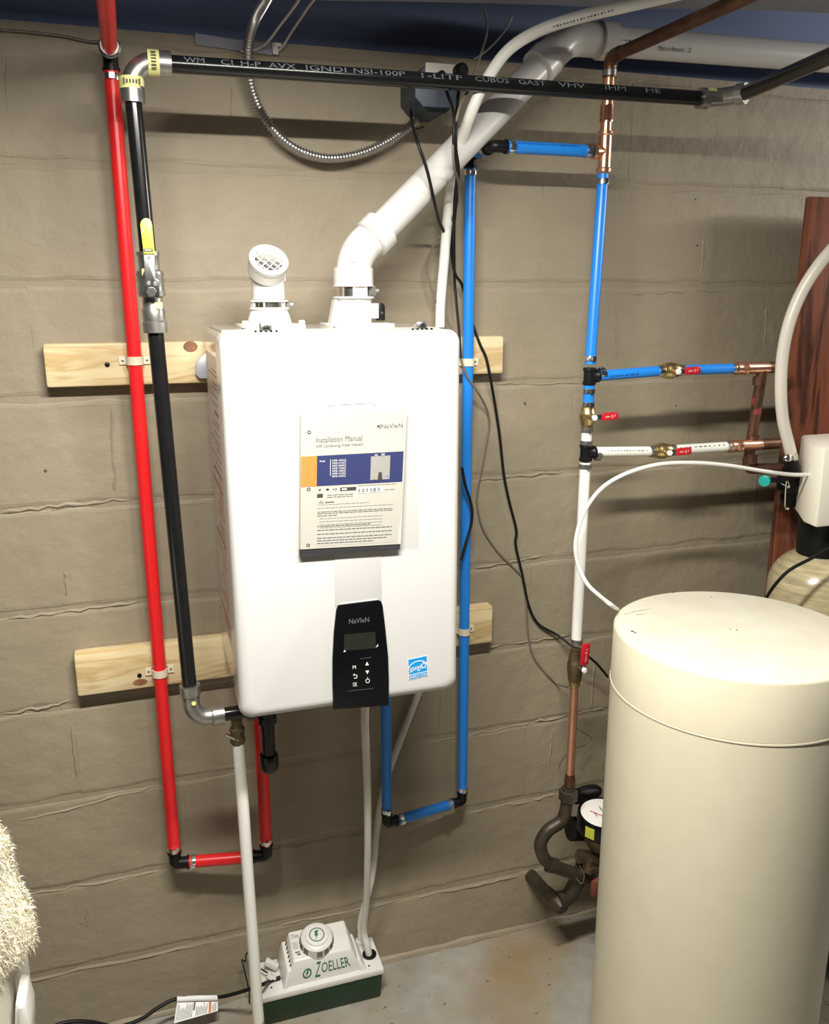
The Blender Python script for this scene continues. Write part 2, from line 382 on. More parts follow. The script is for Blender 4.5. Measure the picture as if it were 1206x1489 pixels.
board('mounting_board', 'lower pine board on the block wall, below the other board', -.279, .597, .814, .902, [(204, 992, .014, .007)], [(203, 982), (163, 0)][:1])

# ------------------------------------------------------------------ pipes
def ring(parent, c, axis, r, w=.0095, m='steel', ear=True, ear_dir=(0, -1, 0)):
    a = Vector(axis).normalized()
    mb = MB().lathe(Vector(c)-a*w/2, a, [(0, r), (0, r*1.14), (w*.5, r*1.18), (w, r*1.14), (w, r)], 18, cap=False)
    if ear:
        e = Vector(ear_dir); e = (e-a*e.dot(a)).normalized(); s = a.cross(e)
        mb.obox(Vector(c)+e*r*1.27, (a, s, e), (w*.5, r*.33, r*.22))
    return build('crimp_ring', mb, m, parent)
def elbow(parent, p, d1, d2, r, m='blackp', arm=1.9, name='elbow'):
    p = Vector(p); d1 = Vector(d1).normalized(); d2 = Vector(d2).normalized()
    mb = MB().tube([p+d1*r*arm]+arc(p+d1*r*arm, p, p+d2*r*arm, r*.55, 5)+[p+d2*r*arm], r*.98, 14)
    mb.lathe(p+d1*r*(arm-.7), d1, [(0, r*1.15), (r*.35, r*1.15)], 14); mb.lathe(p+d2*r*(arm-.7), d2, [(0, r*1.15), (r*.35, r*1.15)], 14)
    return build(name, mb, m, parent)
def pex(t, pts, r, m, gap=2.3, ends=(0, 0), ring_m='steel', elb='blackp', ear=(0, -1, 0)):
    """straight runs of PEX joined by poly elbows, a crimp ring at every joint"""
    P = [Vector(p) for p in pts]
    for i in range(len(P)-1):
        d = (P[i+1]-P[i]).normalized(); a = P[i]+d*(r*gap if i else ends[0]); b = P[i+1]-d*(r*gap if i < len(P)-2 else ends[1])
        build('pipe', MB().tube([a, a.lerp(b, .5), b], r, 18), m, t)
        if i: ring(t, a+d*r*.7, d, r, m=ring_m, ear_dir=ear)
        if i < len(P)-2: ring(t, b-d*r*.7, d, r, m=ring_m, ear_dir=ear); elbow(t, P[i+1], -d, (P[i+2]-P[i+1]), r, elb, arm=gap+.3)
def marks(t, p0, p1, r, ang, n, m, hgt=.4, up=(0, 0, 1), s0=.05, s1=.9):
    """illegible line of print on a pipe: small dashes wrapped on the surface"""
    p0, p1 = Vector(p0), Vector(p1); a = (p1-p0).normalized(); L = (p1-p0).length; up = Vector(up); up = (up-a*up.dot(a)).normalized(); sd = a.cross(up); mb = MB()
    for i in range(n):
        s = L*(s0+(s1-s0)*i/n); w = L*(s1-s0)/n*random.uniform(.3, .75); h = r*hgt*random.uniform(.5, 1)
        c = []
        for (x, y) in ((0, -1), (1, -1), (1, 1), (0, 1)):
            q = ang+y*h/2/r; c.append(p0+a*(s+x*w)+(up*math.sin(q)+sd*math.cos(q))*r*1.015)
        mb.quad(*c)
    return build('printed_line', mb, m, t)

# red hot-water line
rr = .0127; yr = -.0505
e0 = at(255, 1255, yr); zlow = e0.z; e1 = atz(388, 1244, zlow); top = at(160, 76, yr)
t = thing('red_pipe', 'bright red plastic hot water pipe running down left of the black gas pipe', 'pipe', (e0.x, yr, zlow))
xr = (top.x+e0.x)/2
pex(t, [(xr, -.62, top.z), (xr, yr, top.z), (xr, yr, zlow), e1, (e1.x, e1.y, .842)], rr, 'red')
build('union', MB().lathe((e1.x, e1.y, .832), (0, 0, 1), [(0, rr*.9), (0, rr*1.3), (.02, rr*1.3), (.02, rr), (.05, rr)], 8), 'brassd', t)
marks(t, (xr+.04, yr, zlow), e1, rr, .4, 26, 'print', .25, s0=.15)
marks(t, (e1.x, e1.y, .82), (e1.x, e1.y, zlow), rr, -.5, 24, 'print', .22, up=(1, 0, 0), s0=.3)
# blue cold-water loop beside the heater
rb = .0112; yb = -.0497
f0 = at(671, 1165, yb); f1 = atz(563, 1197, f0.z); ft = at(686, 224, yb); tee = at(880, 216, -.15); ztop = (ft.z+at(800, 217, -.15).z)/2
t = thing('blue_pipe', 'blue plastic cold water pipe looping under and up along the right side of the heater', 'pipe', (f0.x, yb, f0.z))
xb = (f0.x+ft.x)/2; tz = ztop
pex(t, [(f1.x, f1.y, .79), f1, (xb, yb, f0.z), (xb, yb, tz), (xb+.006, -.15, tz), (tee.x-.03, -.15, tz)], rb, 'blue')
build('union', MB().lathe((f1.x, f1.y, .786), (0, 0, 1), [(0, rb*.9), (0, rb*1.25), (.012, rb*1.25), (.012, rb*1.6), (.03, rb*1.6), (.03, rb), (.1, rb)], 8), 'brassd', t)
ring(t, (f1.x, f1.y, .77), (0, 0, 1), rb)
ring(t, (tee.x-.037, -.15, tz), (1, 0, 0), rb)
marks(t, (xb+.04, -.15, tz), (tee.x-.04, -.15, tz), rb, .55, 30, 'inkb', .35)
# pipe straps on the boards
def strap(px, py, c, r, label):
    z = at(px, py, c[1]-r).z; x, y = c; t = thing('pipe_strap', label, 'strap', (x, -.038, z), 'plastic straps holding pipes to the boards')
    mb = MB(); poly = []
    for k in range(9):
        a = PI*k/8; poly.append((x-math.cos(a)*(r+.0022), y-math.sin(a)*(r+.0022)))
    prof = [(x-r-.0145, -.0385), (x-r-.0145, -.0415), (x-r-.003, -.0415)]+poly+[(x+r+.003, -.0415), (x+r+.0145, -.0415), (x+r+.0145, -.0385)]
    inn = [(x+r+.0005, -.0385)]+[(x+math.cos(PI*k/8)*(r+.0004), y-math.sin(PI*k/8)*(r+.0004)) for k in range(9)]+[(x-r-.0005, -.0385)]
    al = prof+inn; n = len(prof); m_ = len(inn); h = .0075
    lo = [(p[0], p[1], z-h) for p in prof]; hi = [(p[0], p[1], z+h) for p in prof]; mb.add(lo+hi, [(i, i+1, i+1+n, i+n) for i in range(n-1)])
    lo2 = [(p[0], p[1], z-h) for p in inn[::-1]]; hi2 = [(p[0], p[1], z+h) for p in inn[::-1]]
    # top and bottom walls of the band
    for zz in (z-h, z+h):
        o = [(p[0], p[1], zz) for p in poly]; i2 = [(p[0], p[1], zz) for p in inn[1:-1][::-1]]
        mb.add(o+i2, [(k, k+1, k+10, k+9) for k in range(8)])
        for sx in (-1, 1):
            mb.quad((x+sx*(r+.0005), -.0385, zz), (x+sx*(r+.0145), -.0385, zz), (x+sx*(r+.0145), -.0415, zz), (x+sx*(r+.0005), -.0415, zz))
    build('band', mb, 'strap', t)
    for sx in (-1, 1): build('screw', MB().lathe((x+sx*(r+.0085), -.0412, z), (0, -1, 0), [(0, .0024), (.0010, .0024), (.0014, .0015)], 10), 'steeld', t)
strap(197, 525, (xr, yr), rr, 'plastic strap holding the red pipe to the upper board')
strap(236, 981, (xr, yr), rr, 'plastic strap holding the red pipe to the lower board')
strap(688, 527, (xb, yb), rb, 'plastic strap holding the blue pipe to the upper board')
strap(679, 920, (xb, yb), rb, 'plastic strap holding the blue pipe to the lower board')

# black gas line
yg = -.25; rg = .0125
g_top = at(245, 93, yg); g_v0 = at(197, 150, yg); g_b = at(277, 1010, yg); g_r = at(1020, 143, yg)
gc = V(g_v0.x-.004, yg, g_top.z); gl = at(281, 1045, yg); gl = V(g_b.x+.001, yg, gl.z)
t = thing('gas_pipe', 'black iron gas pipe crossing under the ceiling and dropping left of the heater', 'pipe', (gl.x, yg, gl.z))
vz = lambda y: at(225, y, yg).z
def gx(z): return gc.x+(gl.x-gc.x)*(gc.z-z)/(gc.z-gl.z)
def gp(py): z = vz(py); return V(gx(z), yg, z)
build('pipe', MB().tube([gp(145), gp(375)], rg, 20), 'iron', t)
build('pipe', MB().tube([gp(478), gp(1016)], rg, 20), 'iron', t)
hx = g_top.x; hz = g_top.z
build('pipe', MB().tube([(hx-.005, yg, hz), (g_r.x, yg, g_r.z)], rg, 20), 'iron', t)
p0 = V(gc.x, yg, gc.z-.06); p1 = V(hx+.002, yg, gc.z)
e = build('elbow', MB().tube([gp(150)]+arc(gp(150), gc, p1, .036, 8)+[p1], rg*1.2, 20), 'zinc', t, label='galvanised elbow of the gas pipe')
build('collar', MB().lathe(gp(152), (0, 0, 1), [(0, rg), (0, rg*1.42), (.022, rg*1.42), (.024, rg*1.2)], 20), 'zinc', e)
build('collar', MB().lathe((hx+.004, yg, hz), (-1, 0, 0), [(0, rg), (0, rg*1.42), (.022, rg*1.42), (.024, rg*1.2)], 20), 'zinc', e)
def yellow_tag(par, c, axis, r, w, name='yellow_label'):
    a = Vector(axis).normalized(); o = build(name, MB().lathe(Vector(c)-a*w/2, a, [(0, r), (0, r*1.16), (w, r*1.16), (w, r)], 20, cap=False), 'yellowt', par)
    return o
c1 = gp(124); yellow_tag(e, c1, (0, 0, 1), rg*1.25, .0165); c2 = V(at(223, 90, yg).x, yg, gc.z); yellow_tag(e, c2, (1, 0, 0), rg*1.25, .0165)
mb = MB()
for k in range(6): mb.obox(c1+V(-.011+k*.0044, -rg*1.47, 0), (V(1, 0, 0), V(0, 1, 0), V(0, 0, 1)), (.0012, .0003, .004 if k in (0, 5) else .0026))
build('printed_marks', mb, 'ink', e); mb = MB()
for k in range(6): mb.obox(c2+V(0, -rg*1.47, -.011+k*.0044), (V(1, 0, 0), V(0, 1, 0), V(0, 0, 1)), (.0035, .0003, .0010))
build('printed_marks', mb, 'ink', e)
pa, pb = V(hx+.01, yg, hz), g_r
for (s, st, ln) in [('WM', .012, .030), ('CI', .066, .018), ('H-P', .096, .03), ('AVX', .138, .042), ('IGNDI', .196, .064), ('NSI-100P', .272, .085), ('1-LITF', .385, .07), ('CUBOS', .478, .06), ('GAST', .556, .05), ('VHV', .63, .05), ('IHM', .72, .04), ('HE', .80, .03)]:
    mb = MB(); cyl_text(mb, s, pa, pb, rg*1.02, .42, .0085, ln, st, False, (0, 0, 1)); build('stencilled_letters', mb, 'inkp', t)
# right-hand 45-degree elbow and the run towards the viewer
gm = at(1050, 141, yg); g2 = atz(1080, 138, gm.z); g2 = at(1082, 136, yg-.035); g3 = at(1225, 74, -.60)
ge = build('elbow', MB().tube([g_r-V(.004, 0, 0), gm, g2], rg*1.25, 20), 'zinc', t, label='galvanised elbow of the gas pipe')
d2 = (g2-gm).normalized()
for c, d in ((g_r, V(1, 0, 0)), (g2, -d2)):
    build('collar', MB().lathe(c-d*.004, d, [(0, rg), (0, rg*1.45), (.016, rg*1.45), (.018, rg*1.25)], 20), 'zinc', ge)
c = g_r+V(.014, -rg*1.1, rg*1.05); build('yellow_label', MB().obox(c, (V(1, 0, 0), V(0, .7, .7), V(0, -.7, .7)), (.008, .004, .0006)), 'yellowt', ge)
build('pipe', MB().tube([g2-d2*.01, g2, g3, g3+(g3-g2)*.5], rg, 20), 'iron', t)
# bottom elbow, tee and drip leg
gh = V(at(325, 1045, yg).x, yg, gl.z)
e = build('elbow', MB().tube([gp(1014)]+arc(gp(1014), gl, gh, .030, 8)+[gh], rg*1.2, 20), 'zinc', t, label='dull grey elbow at the foot of the gas pipe')
build('collar', MB().lathe(gp(1018), (0, 0, 1), [(0, rg*1.2), (.002, rg*1.45), (.020, rg*1.45), (.020, rg)], 20), 'zinc', e)
build('collar', MB().lathe(gh+V(.002, 0, 0), (-1, 0, 0), [(0, rg), (0, rg*1.42), (.02, rg*1.42), (.022, rg*1.2)], 20), 'zinc', e)
build('sticker_dot', MB().lathe((gp(1022).x+.004, yg-rg*1.45, gp(1024).z), (0, -1, 0), [(0, .004), (.0006, .004)], 12), 'yellowt', e)
dr = at(389, 1052, yg)
dl = V(dr.x, yg, gl.z)
build('nipple', MB().tube([gh-V(.004, 0, 0), dl], rg, 18), 'iron', t)
build('tee', MB().lathe(dl+V(0, 0, .03), (0, 0, -1), [(0, rg*1.4), (.018, rg*1.4), (.02, rg*1.2), (.044, rg*1.2), (.046, rg*1.4), (.058, rg*1.4)], 18).lathe(dl, (-1, 0, 0), [(0, rg*1.2), (.024, rg*1.2), (.024, rg*1.4), (.038, rg*1.4)], 18), 'iron', t)
zc = at(392, 1105, yg).z
build('drip_leg', MB().tube([dl-V(0, 0, .02), (dl.x, yg, zc-.005)], rg, 18), 'iron', t)
build('cap', MB().lathe((dl.x, yg, zc+.012), (0, 0, -1), [(0, rg), (0, rg*1.35), (.006, rg*1.45), (.026, rg*1.4), (.034, rg*1.1), (.036, rg*.4)], 18), 'iron', t)
build('riser', MB().tube([dl+V(0, 0, .02), (dl.x, yg, .882)], rg, 14), 'iron', t)
# gas shut-off valve
vc = gp(425); ax = (gp(375)-gp(478)).normalized(); b0 = gp(478)
t = thing('gas_valve', 'grey gas shut-off valve with yellow lever on the black pipe', 'valve', b0)
Lv = (gp(372)-b0).length
build('body', MB().lathe(b0-ax*.006, ax, [(0, rg), (0, rg*1.5), (.016, rg*1.5), (.018, rg*1.36), (.034, rg*1.45), (.040, rg*1.25), (.054, rg*1.25), (.056, rg*1.6), (.060, rg*1.7), (.068, rg*1.62), (.085, rg*1.62), (.088, rg*1.72), (.094, rg*1.6), (.096, rg*1.3), (.12, rg*1.3), (.123, rg*1.42), (Lv+.006, rg*1.42), (Lv+.006, rg)], 24), 'zinc', t)
yl = yg-rg*2.1; sx = V(1, 0, 0); hp = lambda px, py: at(px, py, yl)
stem = hp(222, 424)
build('stem', MB().tube([(stem.x, yg-rg, stem.z), (stem.x, yl-.006, stem.z)], .006, 8), 'steeld', t)
hd = build('lever', MB().prism([hp(207, 430), hp(232, 434), hp(232, 408), hp(226, 404), hp(224, 362), hp(208, 362), hp(211, 404)], (0, -.003, 0)), 'steel', t, bevel=.0008)
for (px, py) in ((217, 374), (216, 412), (226, 413)): c = hp(px, py); build('rivet', MB().lathe((c.x, yl-.003, c.z), (0, -1, 0), [(0, .0034), (.0015, .003)], 10), 'steeld', hd)
c = hp(220, 425); build('nut', MB().lathe((c.x, yl-.003, c.z), (0, -1, 0), [(0, .0075), (.005, .0075)], 6), 'steel', hd)
gpol = [hp(209, 369), hp(225, 369), hp(221, 326)]+[hp(212.5+8.5*math.cos(a*PI/6), 327-9.5*math.sin(a*PI/6)) for a in range(7)]+[hp(204, 328)]
grip = build('grip', MB().prism(gpol, (0, -.006, 0)), 'yellow', hd, bevel=.0018, label='yellow plastic lever grip')
t2 = build('badge', MB().prism([at(209, 366, yl-.0062), at(222, 366, yl-.0062), at(222, 361.5, yl-.0062), at(209, 361.5, yl-.0062)], (0, -.0004, 0)), 'ink', hd)
mb = MB()
for k in range(5): a_ = at(211+k*2, 364.8, yl-.0068); mb.box(a_.x, a_.x+.0011, yl-.0070, yl-.0067, a_.z, a_.z+.0022)
for (px, py, h_) in ((207.5, 338, .006), (215, 332, .004), (217.5, 334, .009)): a_ = at(px, py, yl-.0062); mb.box(a_.x, a_.x+.0007, yl-.0064, yl-.0060, a_.z, a_.z+h_)
build('badge_print', mb, 'inkw', hd)
for k, py in ((0, 396), (1, 444)): c = gp(py); build('yellow_label', MB().obox(c+V(-.006 if k == 0 else .008, -rg*1.38, 0), (V(1, 0, 0), V(0, 1, 0), V(0, 0, 1)), (.006, .0008, .005)), 'yellowt', t)

# ------------------------------------------------------------------ WATER HEATER
HX, HZ0, HZ1, HYb, HYf = .3891, .8819, 1.5204, -.052, -.3726
t = thing('water_heater', 'large white wall-hung tankless water heater with a black control panel', 'water heater', (HX/2, HYb, HZ0)); heater = t
def rrect(x0, x1, z0, z1, r, y, n=6):
    P = []
    for cx, cz, a0 in ((x1-r, z0+r, -PI/2), (x1-r, z1-r, 0), (x0+r, z1-r, PI/2), (x0+r, z0+r, PI)):
        for k in range(n+1):
            a = a0+PI/2*k/n; P.append((cx+r*math.cos(a), y, cz+r*math.sin(a)))
    return P
def loft(rings, cap=True):
    n = len(rings[0]); vs = [p for r in rings for p in r]; fs = []
    for i in range(len(rings)-1):
        for k in range(n): fs.append((i*n+k, i*n+(k+1) % n, (i+1)*n+(k+1) % n, (i+1)*n+k))
    if cap: fs += [tuple(range(n)), tuple(range((len(rings)-1)*n, len(rings)*n))]
    return MB().add(vs, fs)
build('casing', loft([rrect(.0025, HX-.0025, HZ0+.003, HZ1-.002, .012, y) for y in (HYb, -.30)]), 'casing', t, label='glossy grey side casing')
rings = [rrect(0, HX, HZ0, HZ1, .020, -.298)]
rings.append(rrect(0, HX, HZ0, HZ1, .020, HYf+.020))
for k in range(1, 7):
    a = PI/2*k/6; s = .020*(1-math.cos(a)); rings.append(rrect(s, HX-s, HZ0+s, HZ1-s, .020, HYf+.020-.020*math.sin(a)))
cov = build('front_cover', loft(rings), 'white', t, label='white front cover', ang=.9)
# faint raised channel down the middle of the cover
build('centre_ridge', MB().prism([(.165, HYf+.0005, 1.07), (.247, HYf+.0005, 1.07), (.240, HYf+.0005, 1.49), (.172, HYf+.0005, 1.49)], (0, -.0012, 0)), 'white', cov, bevel=.0008)
# rating sticker on the left side, with its lines of print
st = Sheet((.0022, -.285, .98), (.0022, -.095, .98), (.0022, -.285, 1.47), (.0022, -.095, 1.47), .0)
sk = build('side_sticker', MB().box(.0010, .0026, -.29, -.085, .97, 1.478), 'sticker', t, label='printed sticker on the grey side')
mb = MB(); zz = 1.455
while zz > .99:
    big = random.random() < .12; h = .005 if big else .0016
    mb.box(.0006, .0012, -.275, -.275+random.uniform(.05, .17), zz-h, zz); zz -= h+random.choice([.005, .006, .012])
build('sticker_print', mb, 'print', sk)
# top plate, latches
build('top_plate', MB().box(.012, HX-.012, -.29, HYb-.006, HZ1-.002, HZ1+.0012), 'casing', t)
for (px, py) in ((386, 475), (612, 473)):
    c = at(px, py, -.345); l = build('latch', MB().box(c.x-.009, c.x+.009, -.352, -.335, HZ1-.001, HZ1+.013), 'steeld', t, bevel=.003)
    build('screw', MB().lathe((c.x, -.352, HZ1+.007), (0, -1, 0), [(0, .0048), (.0015, .0048), (.002, .003)], 12), 'steel', l)
    mb = MB()
    for k in range(5): mb.box(c.x-.018+k*.008, c.x-.015+k*.008, -.356, -.352, HZ1-.0005, HZ1+.0025)
    build('clip_teeth', mb, 'blackp', l)
for k in range(3):
    c = (.05+.15*k, -.27, HZ1+.001)
    build('screw', MB().lathe(c, (0, 0, 1), [(0, .004), (.003, .0035)], 10), 'steel', t)
# wall bracket tab at the upper left
build('bracket_tab', MB().prism([at(285, 527, -.046), at(296, 514, -.046), at(310, 514, -.046), at(310, 550, -.046), at(290, 550, -.046), at(284, 543, -.046)], (0, -.006, 0)), 'strapg', t, bevel=.001)
build('rear_bracket', MB().box(.02, HX-.02, HYb, -.0385, 1.43, 1.475).box(.02, HX-.02, HYb, -.0385, .84, .895), 'strapg', t)
# control panel
yp = HYf-.0045
pp = [(485, 1032), (484, 995), (484, 960), (486, 920), (489.5, 888), (492, 881.5), (495, 880), (551, 873), (555, 875), (557, 881), (561, 915), (565, 955), (566, 990), (566, 1024), (565.5, 1026.5)]
cp = build('control_panel', MB().prism([at(a, b, yp) for a, b in pp], (0, .006, 0)), 'gloss', t, bevel=.0012, label='glossy black control panel')
q = Sheet(at(485, 1032, yp), at(566, 1027, yp), at(490, 880, yp), at(555, 873, yp), .0006)
dsp = build('display', q.rect(MB(), .17, .565, .82, .72), 'lcd', cp)
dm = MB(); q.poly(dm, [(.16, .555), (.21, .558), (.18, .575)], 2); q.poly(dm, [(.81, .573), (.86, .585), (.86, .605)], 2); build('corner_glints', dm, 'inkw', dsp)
mb = q.text(MB(), 'NaVIeN', .27, .815, .70, .86); build('lettering', mb, 'inkd', cp)
mb = MB(); q.text(mb, 'M', .345, .385, .405, .418); q.text(mb, 'OK', .345, .215, .425, .255)
q.line(mb, [(.345, .328), (.41, .328), (.425, .318), (.425, .305), (.41, .295), (.37, .295)], .007, 1, .55); q.poly(mb, [(.345, .328), (.375, .342), (.375, .314)])
q.poly(mb, [(.59, .41), (.66, .41), (.625, .445)]); q.poly(mb, [(.59, .36), (.625, .325), (.66, .36)])
q.line(mb, [(.625+.036*math.sin(a*.52+.5)*1, .262+.02*math.cos(a*.52+.5)) for a in range(11)], .006, 1, .55); q.line(mb, [(.625, .27), (.625, .295)], .006, 1, .55)
build('button_symbols', mb, 'inkw', cp)
mb = MB(); q.line(mb, [(.48, .478), (.72, .482)], .003, 1, .55); q.line(mb, [(.25, .175), (.72, .185)], .003, 1, .55); build('guide_lines', mb, 'inkd', cp)
build('top_trim', MB().prism([at(494, 878, yp+.003), at(550, 871, yp+.003), at(550, 873, yp+.003), at(494, 880, yp+.003)], (0, .003, 0)), 'white', cp)
# blue efficiency sticker
ys = HYf-.0006
qs = Sheet(at(594.5, 989.5, ys), at(622.5, 983, ys), at(593, 958.5, ys), at(621.5, 952.5, ys), .0003)
es = build('efficiency_sticker', qs.rect(MB(), 0, 0, 1, 1, 0), 'inkw', t, label='square blue efficiency sticker with white star')
build('blue_field', qs.rect(qs.rect(MB(), .03, .27, .97, .97), .03, .03, .97, .23), 'starb', es)
mb = MB(); qs.text(mb, 'ENERGY STAR', .07, .06, .93, .20, 2)
qs.line(mb, [(.5+.52*math.cos(a), .42+.40*math.sin(a)) for a in [PI*(.95-.9*k/14) for k in range(15)]], .04, 2)
sc = (.80, .56)
for k in range(5):
    a0 = PI/2+2*PI*k/5; p = lambda a, r: (sc[0]+r*math.cos(a), sc[1]+r*math.sin(a))
    qs.line(mb, [p(a0, .17), p(a0+PI/5, .08)], .035, 2); qs.line(mb, [p(a0, .17), p(a0-PI/5, .08)], .035, 2)
qs.text(mb, 'energy', .08, .34, .70, .58, 2, shear=.35)
qs.line(mb, [(.08, .36), (.3, .44), (.68, .56)], .03, 2)
build('white_print', mb, 'inkw', es)

# flue collars on top
def collar_base(cx, cy, w, d, h, trap):
    mb = MB(); z = HZ1
    lo = [(cx-w, cy-d, z), (cx+w, cy-d, z), (cx+w, cy+d, z), (cx-w, cy+d, z)]; mb.hexa(lo, [(x, y, z+.007) for x, y, _ in lo]); return mb
ci = at(391, 440, -.2); ce = at(514.5, 430, -.2); yc = -.2
ib = build('intake_collar', collar_base(ci.x, yc, .053, .05, 0, 0), 'plastic_white', t, bevel=.002, label='white intake collar on the heater top')
k0, k1 = at(391, 468, yc).z, at(391, 449, yc).z
n = 20
lo = [(ci.x+.039*math.cos(2*PI*a/n), yc+.039*math.sin(2*PI*a/n), HZ1+.006) for a in range(n)]; hi = [(ci.x+.031*math.cos(2*PI*a/n), yc+.031*math.sin(2*PI*a/n), k1) for a in range(n)]
build('cone', loft([lo, hi]), 'plastic_white', ib)
z2 = at(391, 437, yc).z
build('rim', MB().lathe((ci.x, yc, k1-.001), (0, 0, 1), [(0, .034), (.003, .034), (.003, .028), (z2-k1-.001, .028), (z2-k1-.001, .033), (z2-k1+.002, .033)], 28), 'plastic_white', ib)
cl = build('hose_clamp', MB().lathe((ci.x, yc, k1+.003), (0, 0, 1), [(0, .0283), (0, .0292), (z2-k1-.006, .0292), (z2-k1-.006, .0283)], 28, cap=False), 'steel', ib)
build('clamp_screw', MB().obox((ci.x+.031, yc-.004, (k1+z2)/2), (V(1, 0, 0), V(0, 1, 0), V(0, 0, 1)), (.004, .006, .006)).lathe((ci.x+.034, yc-.004, (k1+z2)/2), (1, 0, 0), [(0, .004), (.006, .004)], 8), 'steeld', cl)
for a in (3.4, 4.3, 5.6): # white tabs over the clamp
    c = V(ci.x+.0297*math.cos(a), yc+.0297*math.sin(a), (k1+z2)/2); build('clamp_tab', MB().obox(c, (V(-math.sin(a), math.cos(a), 0), V(math.cos(a), math.sin(a), 0), V(0, 0, 1)), (.006 if a < 4 else .0012, .001, (z2-k1)/2)), 'plastic_white', cl)
for sx in (-1, 1): build('lug', MB().box(ci.x+sx*.047-.005, ci.x+sx*.047+.005, yc-.05, yc-.04, HZ1+.006, HZ1+.014), 'plastic_white', ib, bevel=.002)
eb = build('exhaust_collar', collar_base(ce.x+.004, yc, .056, .05, 0, 0), 'plastic_white', t, bevel=.002, label='white exhaust collar on the heater top')
j1 = at(514, 432, yc).z; j2 = at(514, 414, yc).z
build('cone', MB().lathe((ce.x, yc, HZ1+.005), (0, 0, 1), [(0, .031), (.02, .0305), (.021, .031), (j1-HZ1-.007, .031), (j1-HZ1-.007, .036), (j1-HZ1-.004, .036)], 28), 'plastic_white', eb)
build('rim', MB().lathe((ce.x, yc, j1-.001), (0, 0, 1), [(0, .0275), (j2-j1-.002, .0275), (j2-j1-.002, .036), (j2-j1, .036)], 28), 'plastic_white', eb)
mb = MB()
MB_f = mb.prism([(ce.x-.031, yc-.012, j1-.004), (ce.x-.036, yc-.012, j1-.004), (ce.x-.045, yc-.012, HZ1+.006), (ce.x-.029, yc-.012, HZ1+.006)], (0, .024, 0)); build('fin', mb, 'plastic_white', eb); mb = MB()
mb.box(ce.x-.001, ce.x+.002, yc-.0335, yc-.028, HZ1+.008, j1-.004)
build('fin', mb, 'plastic_white', eb)
cl = build('hose_clamp', MB().lathe((ce.x, yc, j1+.001), (0, 0, 1), [(0, .0278), (0, .029), (j2-j1-.005, .029), (j2-j1-.005, .0278)], 28, cap=False), 'steel', eb)
build('clamp_screw', MB().obox((ce.x+.029, yc-.014, (j1+j2)/2), (V(1, 0, 0), V(0, 1, 0), V(0, 0, 1)), (.006, .005, .0075)).lathe((ce.x+.033, yc-.015, (j1+j2)/2), (1, 0, 0), [(0, .004), (.008, .004)], 8), 'steeld', cl)
a = 4.85; c = V(ce.x+.0297*math.cos(a), yc+.0297*math.sin(a), (j1+j2)/2); build('clamp_tab', MB().obox(c, (V(-math.sin(a), math.cos(a), 0), V(math.cos(a), math.sin(a), 0), V(0, 0, 1)), (.013, .001, (j2-j1)/2)), 'plastic_white', cl)
# pressure tap with its black cap beside the exhaust
c = at(553, 455, yc); z0 = at(553, 466, yc).z; z1 = at(553, 440, yc).z
build('sensor_boss', MB().box(ce.x+.028, c.x-.004, yc-.008, yc+.008, z0+.004, z1-.001), 'plastic_white', eb, bevel=.001)
sp = build('sensor_plug', MB().prism([(c.x-.006, yc-.008, z0), (c.x+.007, yc-.008, z0), (c.x+.007, yc-.008, z1-.006), (c.x+.004, yc-.008, z1-.001), (c.x-.0005, yc-.008, z1), (c.x-.006, yc-.008, z1)], (0, .016, 0)), 'blackp', eb, bevel=.001, label='black plastic plug')
build('screw', MB().lathe((c.x+.001, yc-.008, (z0+z1)/2-.002), (0, -1, 0), [(0, .0028), (.0012, .0025)], 10), 'steel', sp)
# bottom stubs of the heater
for (x, y, r, m_) in ((e1.x, e1.y, .011, 'brassd'), (f1.x, f1.y, .011, 'brassd'), (at(531, 1030, -.25).x, -.25, .009, 'blackp')):
    build('bottom_port', MB().tube([(x, y, HZ0+.004), (x, y, HZ0-.05 if m_ == 'brassd' else HZ0-.02)], r, 12), m_, t)

# intake elbow with its screen
io = V(ci.x, yc, z2+.002)
t = thing('intake_elbow', 'short white intake elbow with a round grille on top of the heater, left', 'elbow', io)
gcn = at(391, 378, -.232); ndir = (CP-gcn).normalized()
ndir = (V(-.02, -.70, .60)+V(.10, 0, 0)).normalized()
path = [io, io+V(0, 0, .03)]+arc(io+V(0, 0, .03), io+V(0, 0, .062), io+V(0, 0, .062)+(gcn-io-V(0, 0, .062)).normalized()*.05, .04, 5)
bd = (gcn-(io+V(0, 0, .062))).normalized()
build('bend', MB().tube([io, io+V(0, 0, .028), io+V(0, 0, .046), io+V(0, 0, .062)*.85+(gcn-io)*.13, gcn-ndir*.02], [.028, .028, .0283, .0285, .0293], 26), 'pvc', t)
build('hub', MB().lathe(gcn-ndir*.03, ndir, [(0, .0275), (.002, .0305), (.022, .0318), (.022, .0315), (.024, .0325), (.031, .0325), (.031, .0235), (.020, .0235)], 28, cap=False), 'pvc', t)
g = build('grille_backing', MB().lathe(gcn-ndir*.012, ndir, [(0, .0236), (.001, .0236)], 28), mat('screen_grey', (.13, .13, .125), .6), t)
u, v, a = frame(ndir); c_, s_ = math.cos(.75), math.sin(.75); u, v = u*c_+v*s_, v*c_-u*s_
mb = MB()
for k in range(-2, 3):
    o = k*.0094; l = math.sqrt(.0238**2-o*o)
    mb.obox(gcn-ndir*.001+u*o, (u, v, a), (.0008, l, .0010)); mb.obox(gcn-ndir*.001+v*o, (u, v, a), (l, .0008, .0010))
build('grille', mb, 'pvc', t)
for sx in (-1, 1): build('rib', MB().box(io.x+sx*.0285-.0015, io.x+sx*.0285+.0015, yc-.006, yc+.006, io.z+.03, io.z+.048), 'pvc', t, bevel=.001)

